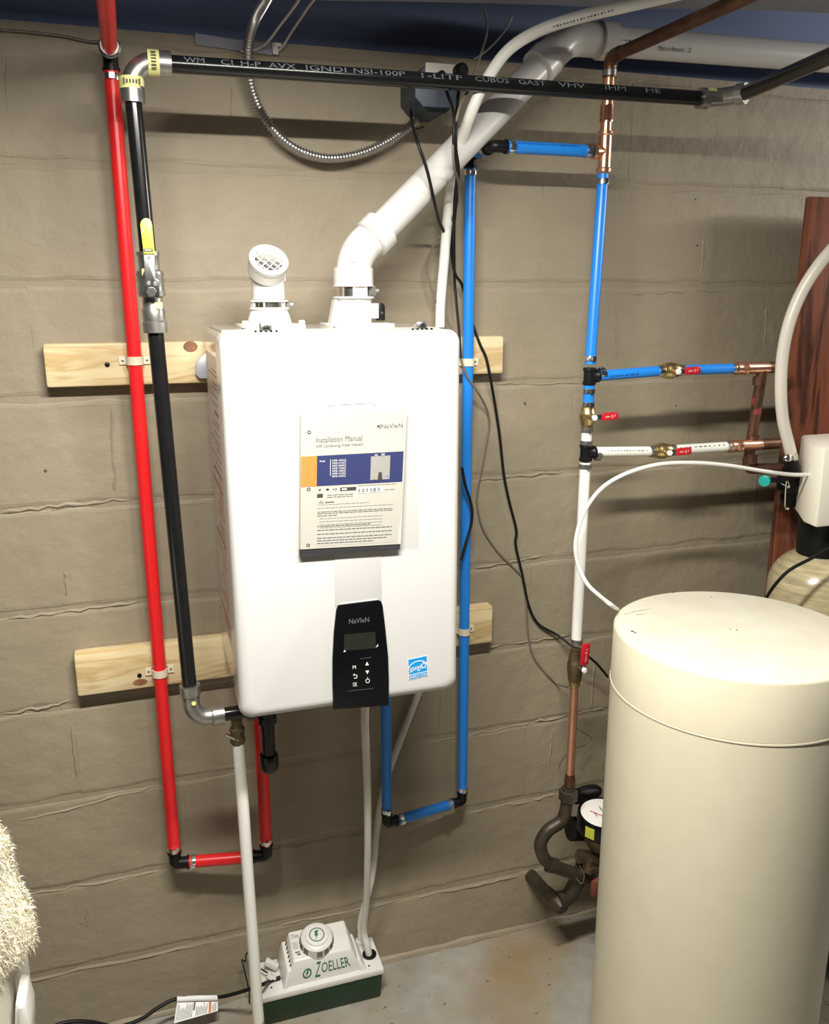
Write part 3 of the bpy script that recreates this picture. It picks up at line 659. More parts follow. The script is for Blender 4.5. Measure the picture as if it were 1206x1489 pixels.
# exhaust vent
zt = 2.018; rv = .0268
x0 = V(ce.x, yc, j2); xc = V(ce.x, yc, at(513, 372, yc).z); xe = at(545, 343, yc); xd = (at(795, 87, -.115)-at(545, 343, yc)).normalized(); 
t = thing('exhaust_vent', 'thick white vent pipe slanting up from the heater to the ceiling', 'pipe', x0)
lowp = [x0, x0+V(0, 0, .02)]+arc(x0, xc, xc+xd*.2, .10, 8)
ep = xe
build('elbow', MB().tube([x0]+arc(x0, xc, xe+xd*.1, .07, 10)+[xe], .0305, 26), 'pvc', t)
build('hub', MB().lathe(x0-V(0, 0, .001), (0, 0, 1), [(0, .0275), (0, .0345), (.028, .0345), (.030, .0305)], 28), 'pvc', t)
build('hub', MB().lathe(xe+xd*.018, -xd, [(0, .0275), (0, .0348), (.027, .0348), (.030, .0305)], 28), 'pvc', t)
mb = MB(); c = at(513, 372, yc); mb.lathe((c.x-.003, yc-.029, c.z-.002), (0, -1, 0), [(0, .010), (.0022, .0095)], 20); build('moulded_mark', mb, 'pvc', t)
yt2 = -.115; xt = at(795, 87, yt2)
build('pipe', MB().tube([xe, xt], rv, 26), 'pvc', t)
x4 = at(856, 55, yt2); x5 = V(2.4, yt2, x4.z+.022); hd_ = (x5-x4).normalized(); cor = xt+xd*.055
cor = xt+xd*((x4.z-xt.z)/xd.z)
build('elbow', MB().tube([xt-xd*.002]+arc(xt, cor, cor+hd_*.12, .07, 10)+[cor+hd_*.075], .0303, 26), 'pvc', t)
build('hub', MB().lathe(xt-xd*.026, xd, [(0, .0275), (0, .0338), (.03, .0338), (.032, .030)], 28), 'pvc', t)
build('hub', MB().lathe(cor+hd_*.062, hd_, [(0, .0305), (.002, .0338), (.032, .0338), (.032, .0275)], 28), 'pvc', t)
build('pipe', MB().tube([cor+hd_*.085, x5], rv, 26), 'pvc', t)
mb = MB(); s0 = (at(952, 75, yt2).x-(cor.x)); cyl_text(mb, 'Made in America', V(cor.x, cor.y, cor.z), x5, rv, -.12, .0085, .058, s0, False, (0, 0, 1)) if 0 else cyl_text(mb, 'Made in America', cor, x5, rv, -.45, .0085, .058, s0, False, (0, 0, 1))
cyl_text(mb, '2', cor, x5, rv, -.45, .008, .006, s0+.066, False, (0, 0, 1))
for (q0, q1) in ((0, .5), (.9, .2), (-.9, .2)): pass
marks(t, cor+hd_*.095, cor+hd_*.14, rv, -.15, 5, 'ink', .12)
build('printed_words', mb, 'ink', t)

# ------------------------------------------------------------------ manual in its bag
ym = HYf-.0015
t = thing('installation_manual', 'installation manual booklet with orange and navy cover taped to the heater front', 'manual', at(510, 795, ym))
yt = HYf-.012
BL, BR, TL, TR = at(437, 799, yt), at(583, 791, yt), at(438, 604, yt), at(592, 596, yt)
pg = build('pages', MB().hexa([BL, BR, TR, TL], [p+V(0, yt*-1+HYf-.0015, 0) for p in (BL, BR, TR, TL)]), 'paper', t)
build('lower_edge', MB().prism([at(436, 809, yt+.002), at(582, 799, yt+.002), at(582, 791, yt+.002), at(436, 800, yt+.002)], (0, .006, 0)), 'ink', t, label='dark spine strip under the cover')
q = Sheet(BL, BR, TL, TR, .0004)
# ghost image of a heater, bands, text
build('orange_block', q.rect(MB(), .0, .475, .15, .70), 'orange', t)
build('navy_band', q.rect(MB(), .15, .475, .985, .70), 'navy', t)
mb = MB(); q.rect(mb, .665, .50, .855, .675, 2); q.rect(mb, .70, .672, .73, .69, 2); q.rect(mb, .765, .672, .80, .695, 2); pic = build('heater_picture', mb, 'casing', t)
mb = MB(); q.poly(mb, [(.735, .495), (.785, .495), (.775, .555), (.745, .555)], 3); q.rect(mb, .69, .492, .72, .502, 3); build('picture_detail', mb, 'ink', pic)
mb = MB(); q.rect(mb, .825, .515, .84, .527, 3); build('picture_sticker', mb, 'starb', pic)
mb = MB(); q.text(mb, 'NaVIeN', .755, .875, .965, .905); q.text(mb, 'Installation Manual', .14, .795, .575, .835); build('title', mb, 'inkg', t)
mb = MB(); q.rect(mb, .715, .885, .735, .9); q.rect(mb, .74, .872, .748, .905); build('logo_mark', mb, 'ink', t)
mb = MB(); q.text(mb, 'NPE Condensing Water Heaters', .14, .752, .585, .78); build('subtitle', mb, 'inkg', t)
mb = MB(); q.text(mb, 'Model', .175, .652, .225, .666, 2)
for k, s in enumerate(('NPE-180A2', 'NPE-210A2', 'NPE-240A2', 'NPE-150S2', 'NPE-180S2', 'NPE-210S2', 'NPE-240S2')): q.text(mb, s, .295, .652-k*.0195, .425, .666-k*.0195, 2)
q.rect(mb, .275, .548, .279, .67, 2); build('model_list', mb, 'inkw', t)
mb = MB()
for v_ in (.905-.03, .455, .03): q.line(mb, [(.075+.014*math.cos(a), v_+.011*math.sin(a)) for a in [PI/4*k for k in range(9)]], .006, 1, .75)
for u0 in (.17, .24): q.rect(mb, u0, .44, u0+.02, .452)
q.poly(mb, [(.245, .446), (.258, .456), (.271, .446), (.258, .436)]); q.text(mb, 'KE', .305, .438, .345, .452)
q.rect(mb, .155, .388, .21, .416); build('symbols', mb, 'ink', t)
mb = MB(); q.rect(mb, .375, .43, .53, .455); build('round_badge', mb, 'ink', t); mb = MB(); q.rect(mb, .39, .437, .44, .448, 2); build('badge_print', mb, 'inkw', t)
mb = MB(); q.rect(mb, .545, .405, .80, .448, 1.5); bc = build('barcode_label', mb, 'inkw', t)
mb = MB(); u_ = .555
while u_ < .785:
    w_ = random.choice([.003, .005, .009]); q.rect(mb, u_, .412, u_+w_, .441, 2.5); u_ += w_+random.choice([.004, .006, .016])
build('barcode_bars', mb, 'ink', bc)
def lines(mb, v0, v1, u0, u1, n, h, k=1):
    for i in range(n):
        v = v0-(v0-v1)*i/max(1, n-1); u = u0; end = u1-random.uniform(0, .25)*(random.random() < .35)
        while u < end:
            w_ = min(random.uniform(.02, .055), end-u); q.rect(mb, u, v, u+w_, v+h, k); u += w_+.007
    return mb
box = build('warning_box', q.rect(MB(), .15, .02, .93, .375, .6), M['paper'], t)
mb = MB(); lines(mb, .46, .42, .55, .92, 2, .003); lines(mb, .40, .385, .25, .5, 2, .004); lines(mb, .33, .305, .16, .90, 2, .0035); lines(mb, .275, .262, .16, .9, 2, .006); lines(mb, .245, .245, .16, .35, 1, .006)
lines(mb, .225, .155, .18, .80, 4, .0035); lines(mb, .165, .075, .16, .90, 4, .007); lines(mb, .055, .035, .16, .85, 2, .007)
q.line(mb, [(.175, .345), (.195, .365), (.215, .345), (.175, .345)], .004, 1, .75); q.rect(mb, .23, .345, .32, .354); build('text_lines', mb, 'inkg', t)
# clear bag
def bagpt(u, v):
    a, b, c, d = at(425, 808, yt-.004), at(613, 800, yt-.004), at(439, 538, yt-.004), at(605, 536, yt-.004)
    p = (a*(1-u)+b*u)*(1-v)+(c*(1-u)+d*u)*v
    k = math.sin(PI*u)*math.sin(PI*min(1, v*1.0)); lump = .0025*math.sin(9*u+4*v)*math.sin(7*v)+.0018*math.sin(23*u*v+3)
    inside = (.05 < u < .83 and .0 < v < .76)
    return p+V(0, .0125*(1-min(1, k*3.5))*(1 if not inside else .0)+lump*(0 if inside else 1), 0) + (V(0, 0, 0))
n1, n2 = 36, 44; vs = [bagpt(i/n1, j/n2) for j in range(n2+1) for i in range(n1+1)]
for p in vs: p.y = min(p.y, HYf-.0007)
bag = build('plastic_bag', MB().add(vs, [(j*(n1+1)+i, j*(n1+1)+i+1, (j+1)*(n1+1)+i+1, (j+1)*(n1+1)+i) for j in range(n2) for i in range(n1)]), 'bag', loc=at(515, 800, HYf-.001), ang=3)
tag(bag, 'clear plastic bag around the manual on the heater front', 'bag')
mb = MB(); zb = at(520, 592, yt-.005)
sb = Sheet(at(478, 596, yt-.0052), at(546, 593, yt-.0052), at(478, 588, yt-.0052), at(546, 585, yt-.0052), 0)
sb.line(mb, [(0, .15), (.03, .8), (.96, .8), (1, .2)], .12, 1, 8); build('hang_slot', mb, 'inkg', bag)

# ------------------------------------------------------------------ relief discharge pipe
yw = -.235; w0 = at(346, 1078, yw); w1 = at(376, 1484, yw); xw = (w0.x+w1.x)/2
t = thing('discharge_pipe', 'off-white relief discharge pipe dropping in front of the pump', 'pipe', (xw, yw, w1.z))
build('pipe', MB().tube([(w0.x+.001, yw, w0.z), (w1.x, yw, w1.z)], .0112, 18), 'pexw', t)
build('relief_valve', MB().lathe((w0.x, yw-.0, w0.z-.004), (0, 0, 1), [(0, .012), (.004, .014), (.012, .014), (.013, .0125), (.024, .0125), (.026, .014), (.032, .014), (.034, .010), (.05, .010)], 8), 'brassd', t)
build('relief_lever', MB().obox(w0+V(-.014, -.012, .018), (V(.8, 0, -.6), V(0, 1, 0), V(.6, 0, .8)), (.010, .003, .0018)), 'steel', t)

# ------------------------------------------------------------------ CONDENSATE PUMP
px0, px1, py0, py1 = .036, .311, -.111, -.006
t = thing('condensate_pump', 'white condensate pump with a dark green tank on the floor below the heater', 'pump', (.17, -.06, 0)); pump = t
build('tank', MB().hexa([(px0+.004, py0+.004, 0), (px1-.004, py0+.004, 0), (px1-.004, py1-.002, 0), (px0+.004, py1-.002, 0)], [(px0, py0, .066), (px1, py0, .066), (px1, py1, .066), (px0, py1, .066)]), 'green', t, bevel=.005, label='dark green tank')
for x_ in (.095, .235): build('snap_tab', MB().box(x_-.008, x_+.008, py0-.002, py0+.004, .062, .074), 'green', t, bevel=.001)
lid = build('cover_plate', MB().box(px0-.003, px1+.003, py0-.003, py1, .0665, .082), 'plastic_white', t, bevel=.0035)
lo = [(.092, -.102, .081), (.268, -.102, .081), (.268, -.010, .081), (.092, -.010, .081)]; hi = [(.112, -.090, .136), (.243, -.090, .136), (.243, -.020, .158), (.112, -.020, .158)]
hs = build('motor_housing', MB().hexa(lo, hi), 'plastic_white', t, bevel=.004)
build('end_flange', MB().hexa([(.084, -.105, .081), (.094, -.105, .081), (.094, -.008, .081), (.084, -.008, .081)], [(.096, -.094, .118), (.106, -.094, .118), (.106, -.016, .132), (.096, -.016, .132)]), 'plastic_white', hs, bevel=.002)
build('end_flange', MB().hexa([(.262, -.105, .081), (.276, -.105, .081), (.276, -.008, .081), (.262, -.008, .081)], [(.252, -.094, .105), (.262, -.094, .105), (.262, -.016, .112), (.252, -.016, .112)]), 'plastic_white', hs, bevel=.002)
mb = MB(); nl = Vector((-.94, 0, .34)).normalized()
for k in range(6):
    y_ = -.084+k*.011; a_ = V(.0955, y_, .095); b_ = V(.1085, y_+.002, .126+k*.003); mb.obox((a_+b_)/2+V(-.0015, 0, .001), ((b_-a_).normalized(), V(0, 1, 0), (b_-a_).normalized().cross(V(0, 1, 0))), ((b_-a_).length/2*.85, .0014, .0008))
build('vent_slot', mb, 'ink', hs)
cc = V(.170, -.056, .142); cn = V(0, -.28, .96).normalized()
cap = build('fan_cap', MB().lathe(cc, cn, [(0, .039), (.004, .0385), (.022, .036), (.026, .031), (.027, .0265), (.030, .0255), (.031, .022)], 36), 'plastic_white', t)
mb = MB(); u, v, a = frame(cn)
for lev in range(3):
    for k in range(14):
        if k % 7 == 6: continue
        q_ = 2*PI*k/14; d_ = u*math.cos(q_)+v*math.sin(q_); tt = v*math.cos(q_)-u*math.sin(q_); mb.obox(cc+cn*(.008+lev*.0055)+d_*(.0383-lev*.0008), (tt, d_, cn), (.0062, .0006, .0008))
build('vent_slot', mb, 'ink', cap)
mb = MB(); qc = Sheet(cc+cn*.0313+V(-.018, -.018*cn.z, -.018*.28), cc+cn*.0313+V(.018, -.018*cn.z, -.018*.28), cc+cn*.0313+V(-.018, .018*cn.z, .018*.28), cc+cn*.0313+V(.018, .018*cn.z, .018*.28), .0003)
qc.line(mb, [(.5+.45*math.cos(a_*PI/10), .5+.45*math.sin(a_*PI/10)) for a_ in range(21)], .06)
qc.poly(mb, [(.42, .78), (.68, .78), (.5, .55), (.62, .55), (.36, .2), (.40, .2), (.45, .45), (.36, .45)]); build('emblem', mb, 'greenp', cap)
qh = Sheet(lo[0], lo[1], hi[0], hi[1], .0010)
lg = MB(); qh.text(lg, 'Z', .36, .18, .46, .78, shear=.35); qh.text(lg, 'OELLER', .46, .30, .87, .72, shear=.25)
qh.line(lg, [(.25+.055*math.cos(a_*PI/8), .42+.17*math.sin(a_*PI/8)) for a_ in range(17)], .055, 1, 3)
qh.poly(lg, [(.245, .53), (.275, .53), (.258, .44), (.268, .44), (.235, .30), (.24, .41), (.232, .41)]); build('logo', lg, 'greenp', hs)
qt = Sheet(hi[0], hi[1], hi[3], hi[2], .0006); tm = MB()
qt.text(tm, 'Z-Pump', .03, .70, .16, .88); qt.rect(tm, .05, .25, .13, .29); qt.rect(tm, .08, .17, .14, .22)
for k in range(4): qt.rect(tm, .03, .58-k*.06, .12, .595-k*.06)
build('housing_print', tm, 'inkg', hs)
gr = atz(538, 1388, .0825); build('grommet', MB().lathe((gr.x-.001, gr.y, .081), (0, 0, 1), [(0, .0165), (.004, .0165), (.005, .010), (.001, .009)], 20), 'blackp', t)
for (x_, y_) in ((.283, -.095), (.283, -.02), (.06, -.09)): build('screw_hole', MB().lathe((x_, y_, .0815), (0, 0, 1), [(0, .0025), (.0010, .0025)], 8), 'ink', t)
build('discharge_fitting', MB().lathe((.283, -.022, .081), (0, 0, 1), [(0, .012), (.012, .012), (.012, .0085), (.03, .0085)], 16), 'plastic_white', t)
# white connector and leads at its left end
w_ = build('lead_connector', MB().obox(atz(395, 1402, .1), (V(.8, -.3, -.5).normalized(), V(.3, .95, 0).normalized(), V(.5, .1, .8).normalized()), (.016, .006, .006)), 'plastic_white', t, bevel=.002)
mb = MB()
for k in range(3): mb.tube(smooth_path([atz(388, 1412+k*4, .1), atz(394, 1418+k*3, .097), atz(399, 1424-k*2, .092), atz(404, 1420, .086)], 5), .0022, 6)
build('lead_wire', mb, 'plastic_white', t)
mb = MB().tube(smooth_path([atz(380, 1409, .1), atz(388, 1414, .1), atz(396, 1418, .094)], 5), .0018, 6); build('lead_wire', mb, 'rubber', t)

# power cord of the pump and its warning tag
cpts = [atz(408, 1421, .088), atz(395, 1426, .088), atz(380, 1432, .087), V(.022, -.095, .060), V(-.02, -.078, .034), V(-.06, -.066, .050), at(316, 1450, -.06), at(260, 1452, -.06), at(232, 1464, -.075), at(205, 1482, -.10), at(170, 1495, -.13), at(110, 1489, -.16), at(80, 1492, -.2)]
cpts = [atz(408, 1421, .089), atz(392, 1427, .089), at(378, 1433, -.118), at(345, 1444, -.085), at(316, 1450, -.06), at(260, 1452, -.06), at(232, 1464, -.07), at(205, 1482, -.09), at(170, 1493, -.105), at(130, 1486, -.115), at(95, 1487, -.12), at(60, 1500, -.13)]
o = build('power_cord', MB().tube([p if p.z > .0045 else V(p.x, p.y, .0045) for p in smooth_path(cpts, 6)], .0042, 10), 'rubber', loc=atz(200, 1480, 0)); tag(o, 'black pump power cord lying along the foot of the wall', 'cord')
t = thing('cord_tag', 'white warning tag wrapped round the black pump cord', 'label', at(288, 1451, -.06))
build('sleeve', MB().tube([at(257, 1453, -.06), at(288, 1451.5, -.06), at(316, 1451, -.06)], .0058, 12), 'inkw', t)
tq = Sheet(at(253, 1488, -.088), at(317, 1470, -.082), at(258, 1456, -.062), at(317, 1456, -.062), .0004)
lb = build('flag', tq.rect(MB(), 0, 0, 1, 1, 0), 'inkw', t)
mb = MB(); u_ = .03
while u_ < .97:
    if not .40 < u_ < .46 and not .76 < u_ < .86: tq.rect(mb, u_, .08, u_+.012, random.uniform(.6, .92))
    u_ += .035
tq.rect(mb, .41, .5, .45, .95); build('fine_print', mb, 'inkg', lb); build('red_bar', tq.rect(MB(), .78, .05, .84, .95), 'orangep', lb)
# loose black lead behind the discharge pipe
o = build('loose_lead', MB().tube(smooth_path([at(366, 1380, -.03), at(358, 1388, -.03), at(357, 1398, -.03), at(352, 1396, -.03), at(356, 1412, -.03), at(362, 1440, -.03), at(364, 1462, -.035), at(374, 1478, -.045)], 5), .0016, 6), 'rubber', loc=at(366, 1478, -.04)); tag(o, 'thin black lead hanging behind the discharge pipe by the pump', 'wire')

# drain tubes of the heater
ytb = -.25
o = build('drain_tube', MB().tube(smooth_path([at(531, 1026, ytb), at(531, 1060, ytb), at(534, 1138, ytb+.04), at(535, 1220, -.16), at(533, 1310, -.09), V(gr.x-.012, gr.y+.006, .15), V(gr.x-.006, gr.y+.002, .11), V(gr.x-.002, gr.y, .084)], 7), .0078, 14), 'tubew', loc=(gr.x, gr.y, .084)); tag(o, 'milky drain tube from the heater bottom into the pump grommet', 'tube')
o = build('discharge_tube', MB().tube(smooth_path([V(.283, -.022, .108), V(.284, -.022, .15), at(541, 1275, -.03), at(549, 1200, -.024), at(560, 1140, -.023), at(585, 1070, -.022), at(606, 1016, -.021), at(615, 990, -.020)], 7), .0078, 14), 'tubew', loc=(.283, -.022, .1)); tag(o, 'milky pump discharge tube slanting up behind the heater', 'tube')
# white tube rising from behind the heater to the ceiling
zt_ = 2.035
tp = [at(640, 476, -.05), at(641, 440, -.05), at(646, 380, -.06), at(654, 290, -.10), at(669, 215, -.17), at(689, 155, -.232), at(716, 103, -.236), at(745, 68, -.245), at(790, 42, -.26), at(850, 23, -.29), at(910, 9, -.33), at(975, -6, -.37), at(1060, -25, -.42)]
o = build('rising_tube', MB().tube(smooth_path(tp, 6), .0098, 14), 'pexw', loc=tp[0]); tag(o, 'white tube curving over the vent pipe up to the ceiling', 'tube')
marks(o, at(800, 40, -.264), at(905, 11, -.327), .0100, -.3, 18, 'inkg', .3)

# ------------------------------------------------------------------ RIGHT-HAND RISER
yq = -.18; tx = .731
def lathe_tee(parent, c, r, ax, arm, br, brarm, m, name='tee'):
    a = Vector(ax).normalized(); b = Vector(br).normalized(); c = Vector(c)
    mb = MB().lathe(c-a*arm, a, [(0, r*1.0), (0, r*1.28), (r*.5, r*1.32), (r*.7, r*1.14), (2*arm-r*.7, r*1.14), (2*arm-r*.5, r*1.32), (2*arm, r*1.28), (2*arm, r)], 20)
    mb.lathe(c, b, [(0, r*1.05), (brarm-r*.7, r*1.12), (brarm-r*.5, r*1.3), (brarm, r*1.28), (brarm, r)], 20); return build(name, mb, m, parent)
tee = V(at(880, 216, -.15).x, -.15, tz); topc = at(888, 120, -.155)
t = thing('copper_riser', 'shiny copper tee and riser meeting the blue pipe under the ceiling', 'pipe', tee)
lathe_tee(t, tee, .0112, (0, 0, 1), .036, (-1, 0, 0), .026, 'copper')
dk = at(893, 76, -.16); 
build('pipe', MB().tube([tee+V(0, 0, .03), (tee.x+.001, -.152, dk.z)], .0108, 18), 'copper', t)
build('coupling', MB().lathe((tee.x, -.151, at(885, 178, -.15).z), (0, 0, 1), [(0, .0112), (0, .0132), (.004, .0136), (.006, .0128), (.03, .0128)], 20), 'copper', t)
z8 = at(889, 108, -.15).z
build('coupling', MB().lathe((tee.x+.001, -.152, z8-.004), (0, 0, 1), [(0, .0112), (0, .0132), (.01, .0132), (.012, .0114)], 20), 'steeld', t)
dk = V(tee.x+.001, -.152, min(dk.z, 2.0)); far = atz(1085, -4, dk.z); far2 = dk+(far-dk)*1.5
build('elbow', MB().tube([dk-V(0, 0, .035)]+arc(dk-V(0, 0, .035), dk, far, .018, 6)+[dk+(far-dk).normalized()*.035], .0128, 18), 'copperd', t)
build('ceiling_run', MB().tube([dk+(far-dk).normalized()*.03, far2], .0112, 18), 'copperd', t)
# blue vertical below it
a0 = V(tee.x-.001, -.15, tee.z-.040); a1 = V(tx, yq, at(858, 530, yq).z)
t = thing('blue_pipe', 'blue plastic pipe hanging from the copper tee down to the black tee', 'pipe', a1)
build('pipe', MB().tube([a0, a1], .0108, 18), 'blue', t); ring(t, a0+(a1-a0)*.04, a1-a0, .0108); ring(t, a1+(a0-a1)*.03, a1-a0, .0108)
# manifold column
zA = at(858, 547, yq).z; zV = at(856, 605, yq).z; zB = at(853, 658, yq).z
def black_tee(z, label, y=yq):
    t = thing('black_tee', label, 'fitting', (tx, y, z), 'black plastic tees in the riser')
    lathe_tee(t, (tx, y, z), .0102, (0, 0, 1), .0165, (1, 0, 0), .020, 'blackp', 'body'); return t
black_tee(zA, 'black plastic tee where the blue branch leaves the riser'); black_tee(zB, 'black plastic tee where the white branch leaves the riser')
def stub(z0, z1, m, label, rings, rm='steel', r=.0108):
    t = thing('short_pipe', label, 'pipe', (tx, yq, min(z0, z1))); build('pipe', MB().tube([(tx, yq, z0), (tx, yq, z1)], r, 18), m, t)
    for z in rings: ring(t, (tx, yq, z), (0, 0, 1), r, m=rm)
    return t
q1 = at(857, 561, yq).z; q2 = at(856, 592, yq).z
stub(q1+.002, q2, 'blue', 'short blue pipe piece between the black tee and brass valve', [q1-.010, q2+.006])
q3 = at(854, 619, yq).z; q4 = at(853, 648, yq).z
stub(q3, q4-.002, 'pexw', 'short white pipe piece between brass valve and lower tee', [q3-.008, q4+.006], 'steeld')
def valve(label, c, axis, lever, glen, tail, r=.0105, side=(0, -1, 0), m='brass', big=1., off=0.):
    c = Vector(c); a = Vector(axis).normalized(); s = Vector(side).normalized(); l = Vector(lever).normalized()
    t = thing('ball_valve', label, 'valve', c)
    L = .022*big
    build('body', MB().lathe(c-a*L, a, [(0, r*.95), (0, r*1.15), (.004, r*1.15), (.0045, r*1.35), (L*.62, r*1.5), (L*.7, r*1.62), (L*1.2, r*1.62), (L*1.28, r*1.45), (2*L-.0045, r*1.3), (2*L-.004, r*1.15), (2*L, r*1.15), (2*L, r*.95)], 10 if big > 1 else 16), m, t)
    k = c+s*(r*1.4); build('stem', MB().tube([c+s*r, k+s*.012], r*.62, 10), m, t)
    n_ = build('handle_nut', MB().lathe(k+s*.010, s, [(0, .0062), (.006, .0062), (.0075, .0045)], 6), 'inkw', t)
    h = k+s*.010; x = l.cross(s); ld = build('lever', MB().obox(h+l*(tail*.5)+s*.001, (l, x, s), (tail*.5+.003, .0055, .0012)), 'steel', t, bevel=.0006)
    g = build('grip', MB().obox(h+l*(tail+glen*.5)+s*.001, (l, x, s), (glen*.5, .0105 if big > 1 else .0078, .0035)), 'redgrip', t, bevel=.0028, label='red plastic lever grip')
    sg = 1 if x.z > 0 or abs(x.z) < .3 else -1
    o_ = h+l*(tail+glen*.18)+s*.0047; lw = glen*.62
    shp = Sheet(o_-x*.0028*sg, o_+l*lw-x*.0028*sg, o_+x*.0028*sg, o_+l*lw+x*.0028*sg, 0)
    mb = MB(); shp.line(mb, [(0, .1), (.08, .9)], .14, 1, 4); shp.line(mb, [(.04, .5), (.5, .5)], .12, 1, 4); shp.line(mb, [(.2, .1), (.26, .9)], .14, 1, 4)
    shp.line(mb, [(.55, .9), (.72, .9), (.60, .1), (.78, .1)], .12, 1, 4); shp.line(mb, [(.85, .9), (1, .9)], .12, 1, 4); shp.line(mb, [(.92, .9), (.88, .2)], .12, 1, 4)
    build('grip_print', mb, 'inkw', g); return t
G = 'brass ball valves with red levers'
valve('brass ball valve in the riser, red lever pointing sideways', (tx, yq, zV), (0, 0, 1), (1, 0, .04), .037, .017)['group'] = G
# branches to the softener
zbl = at(1000, 538, yq).z; xE = at(1070, 535, yq).x; xv = at(975, 540, yq).x
t = thing('blue_branch', 'blue plastic branch pipe running right from the upper black tee', 'pipe', (tx+.03, yq, zA))
build('pipe', MB().tube([(tx+.018, yq, zA), (xv-.02, yq, zbl)], .0104, 18), 'blue', t); build('pipe', MB().tube([(xv+.02, yq, zbl), (xE, yq, zbl)], .0104, 18), 'blue', t)
for x_ in (tx+.026, xv-.026, xv+.026, xE-.006): ring(t, (x_, yq, zbl), (1, 0, 0), .0104)
marks(t, (tx+.035, yq, zA), (xv-.03, yq, zbl), .0104, -.1, 10, 'inkb', .4, s0=.05, s1=.6)
valve('brass ball valve in the blue branch, red lever along the pipe', (xv, yq, zbl), (1, 0, 0), (1, 0, .03), .036, .017)['group'] = G
zwl = at(1000, 653, yq).z; xw2 = at(1062, 650, yq).x; xv2 = at(963, 653, yq).x
t = thing('white_branch', 'white plastic branch pipe running right from the lower black tee', 'pipe', (tx+.03, yq, zB))
build('pipe', MB().tube([(tx+.018, yq, zB), (xv2-.02, yq, zwl)], .0104, 18), 'pexw', t); build('pipe', MB().tube([(xv2+.02, yq, zwl), (xw2, yq, zwl)], .0104, 18), 'pexw', t)
for x_ in (tx+.026, xv2-.026, xv2+.026, xw2-.006): ring(t, (x_, yq, zwl), (1, 0, 0), .0104, m='steeld')
marks(t, (tx+.035, yq, zB), (xv2-.03, yq, zwl), .0104, .35, 14, 'inkg', .25, s0=.1, s1=.95); marks(t, (xv2+.03, yq, zwl), (xw2, yq, zwl), .0104, .55, 10, 'inkg', .25)
valve('brass ball valve in the white branch, red lever along the pipe', (xv2, yq, zwl), (1, 0, 0), (1, 0, .03), .036, .017)['group'] = G
# copper work on the right
t = thing('copper_bypass', 'tarnished copper pipes joining the two branches beside the wood panel', 'pipe', at(1105, 600, yq))
xT = at(1108, 534, yq).x; xR = at(1160, 533, yq).x
def copper_end(x0, z, xc):
    build('coupling', MB().lathe((x0-.004, yq, z), (1, 0, 0), [(0, .0098), (0, .0128), (.006, .0142), (.010, .0128), (.026, .0128), (.029, .0148), (.033, .0128), (xc-x0+.02, .0122)], 20), 'copper', t)
copper_end(xE, zbl, xT); copper_end(xw2, zwl, xT)
build('old_pipe', MB().tube([(xT, yq, zbl), (1.186, yq, zbl)], .0122, 16), 'copperd', t); build('old_pipe', MB().tube([(xT-.003, yq, zwl), (1.20, yq, zwl)], .0122, 16), 'copperd', t)
ztl = at(1097, 675, yq).z
build('old_pipe', MB().tube([(xT+.002, yq+.0, zbl), (xT-.002, yq+.012, ztl)], .0112, 16), 'copperd', t)
for py in (555, 640, 668): build('coupling', MB().lathe((xT, yq+.005, at(1103, py, yq).z-.008), (0, 0, 1), [(0, .0112), (0, .0126), (.018, .0126), (.018, .0112)], 16), 'copperd', t)
build('red_band', MB().lathe((xT+.0005, yq+.005, at(1103, 602, yq).z), (0, 0, 1), [(0, .0113), (.035, .0113)], 16, cap=False), mat('faded_red', (.22, .035, .03), .5), t)
build('elbow', MB().tube([(xT-.002, yq+.012, ztl+.01)]+arc((xT-.002, yq+.012, ztl+.01), (xT-.002, yq+.012, ztl-.012), (1.2, yq+.0, ztl-.012), .012, 5)+[(1.22, yq, ztl-.014)], .0118, 14), 'copperd', t)
# white riser, valve, copper drop to the meter
zw0 = at(851, 672, yq).z; zw1 = at(839, 934, yq).z
t = thing('white_pipe', 'long white plastic pipe down the riser to the lowest red-handled valve', 'pipe', (tx, yq, zw1))
build('pipe', MB().tube([(tx, yq, zw0), (tx-.001, yq, zw1)], .0112, 18), 'pexw', t); ring(t, (tx, yq, zw0-.008), (0, 0, 1), .0112, m='steeld'); ring(t, (tx, yq, zw1+.004), (0, 0, 1), .0112, m='steeld')
zv3 = at(836, 968, yq).z
valve('largest dark brass valve at the foot of the white riser, red lever up', (tx-.001, yq, zv3), (0, 0, 1), (.06, 0, 1), .048, .012, r=.0108, m='brassd', big=1.75, side=(.22, -.97, 0))['group'] = G
zc1 = at(832, 995, yq).z; zc0 = at(829, 1140, yq).z
t = thing('copper_drop', 'bright copper pipe from the lowest valve to the water meter', 'pipe', (tx, yq, zc0))
build('pipe', MB().tube([(tx-.001, yq, zc1+.012), (tx-.001, yq, zc0)], .0096, 18), 'copper', t)
build('coupling', MB().lathe((tx-.001, yq, zc1-.004), (0, 0, 1), [(0, .0098), (0, .0122), (.006, .0128), (.01, .0122), (.018, .0122)], 18), 'brass', t)
build('coupling', MB().lathe((tx-.001, yq, zc0-.004), (0, 0, 1), [(0, .012), (.018, .012), (.02, .0108), (.03, .0108)], 16), 'copperd', t)

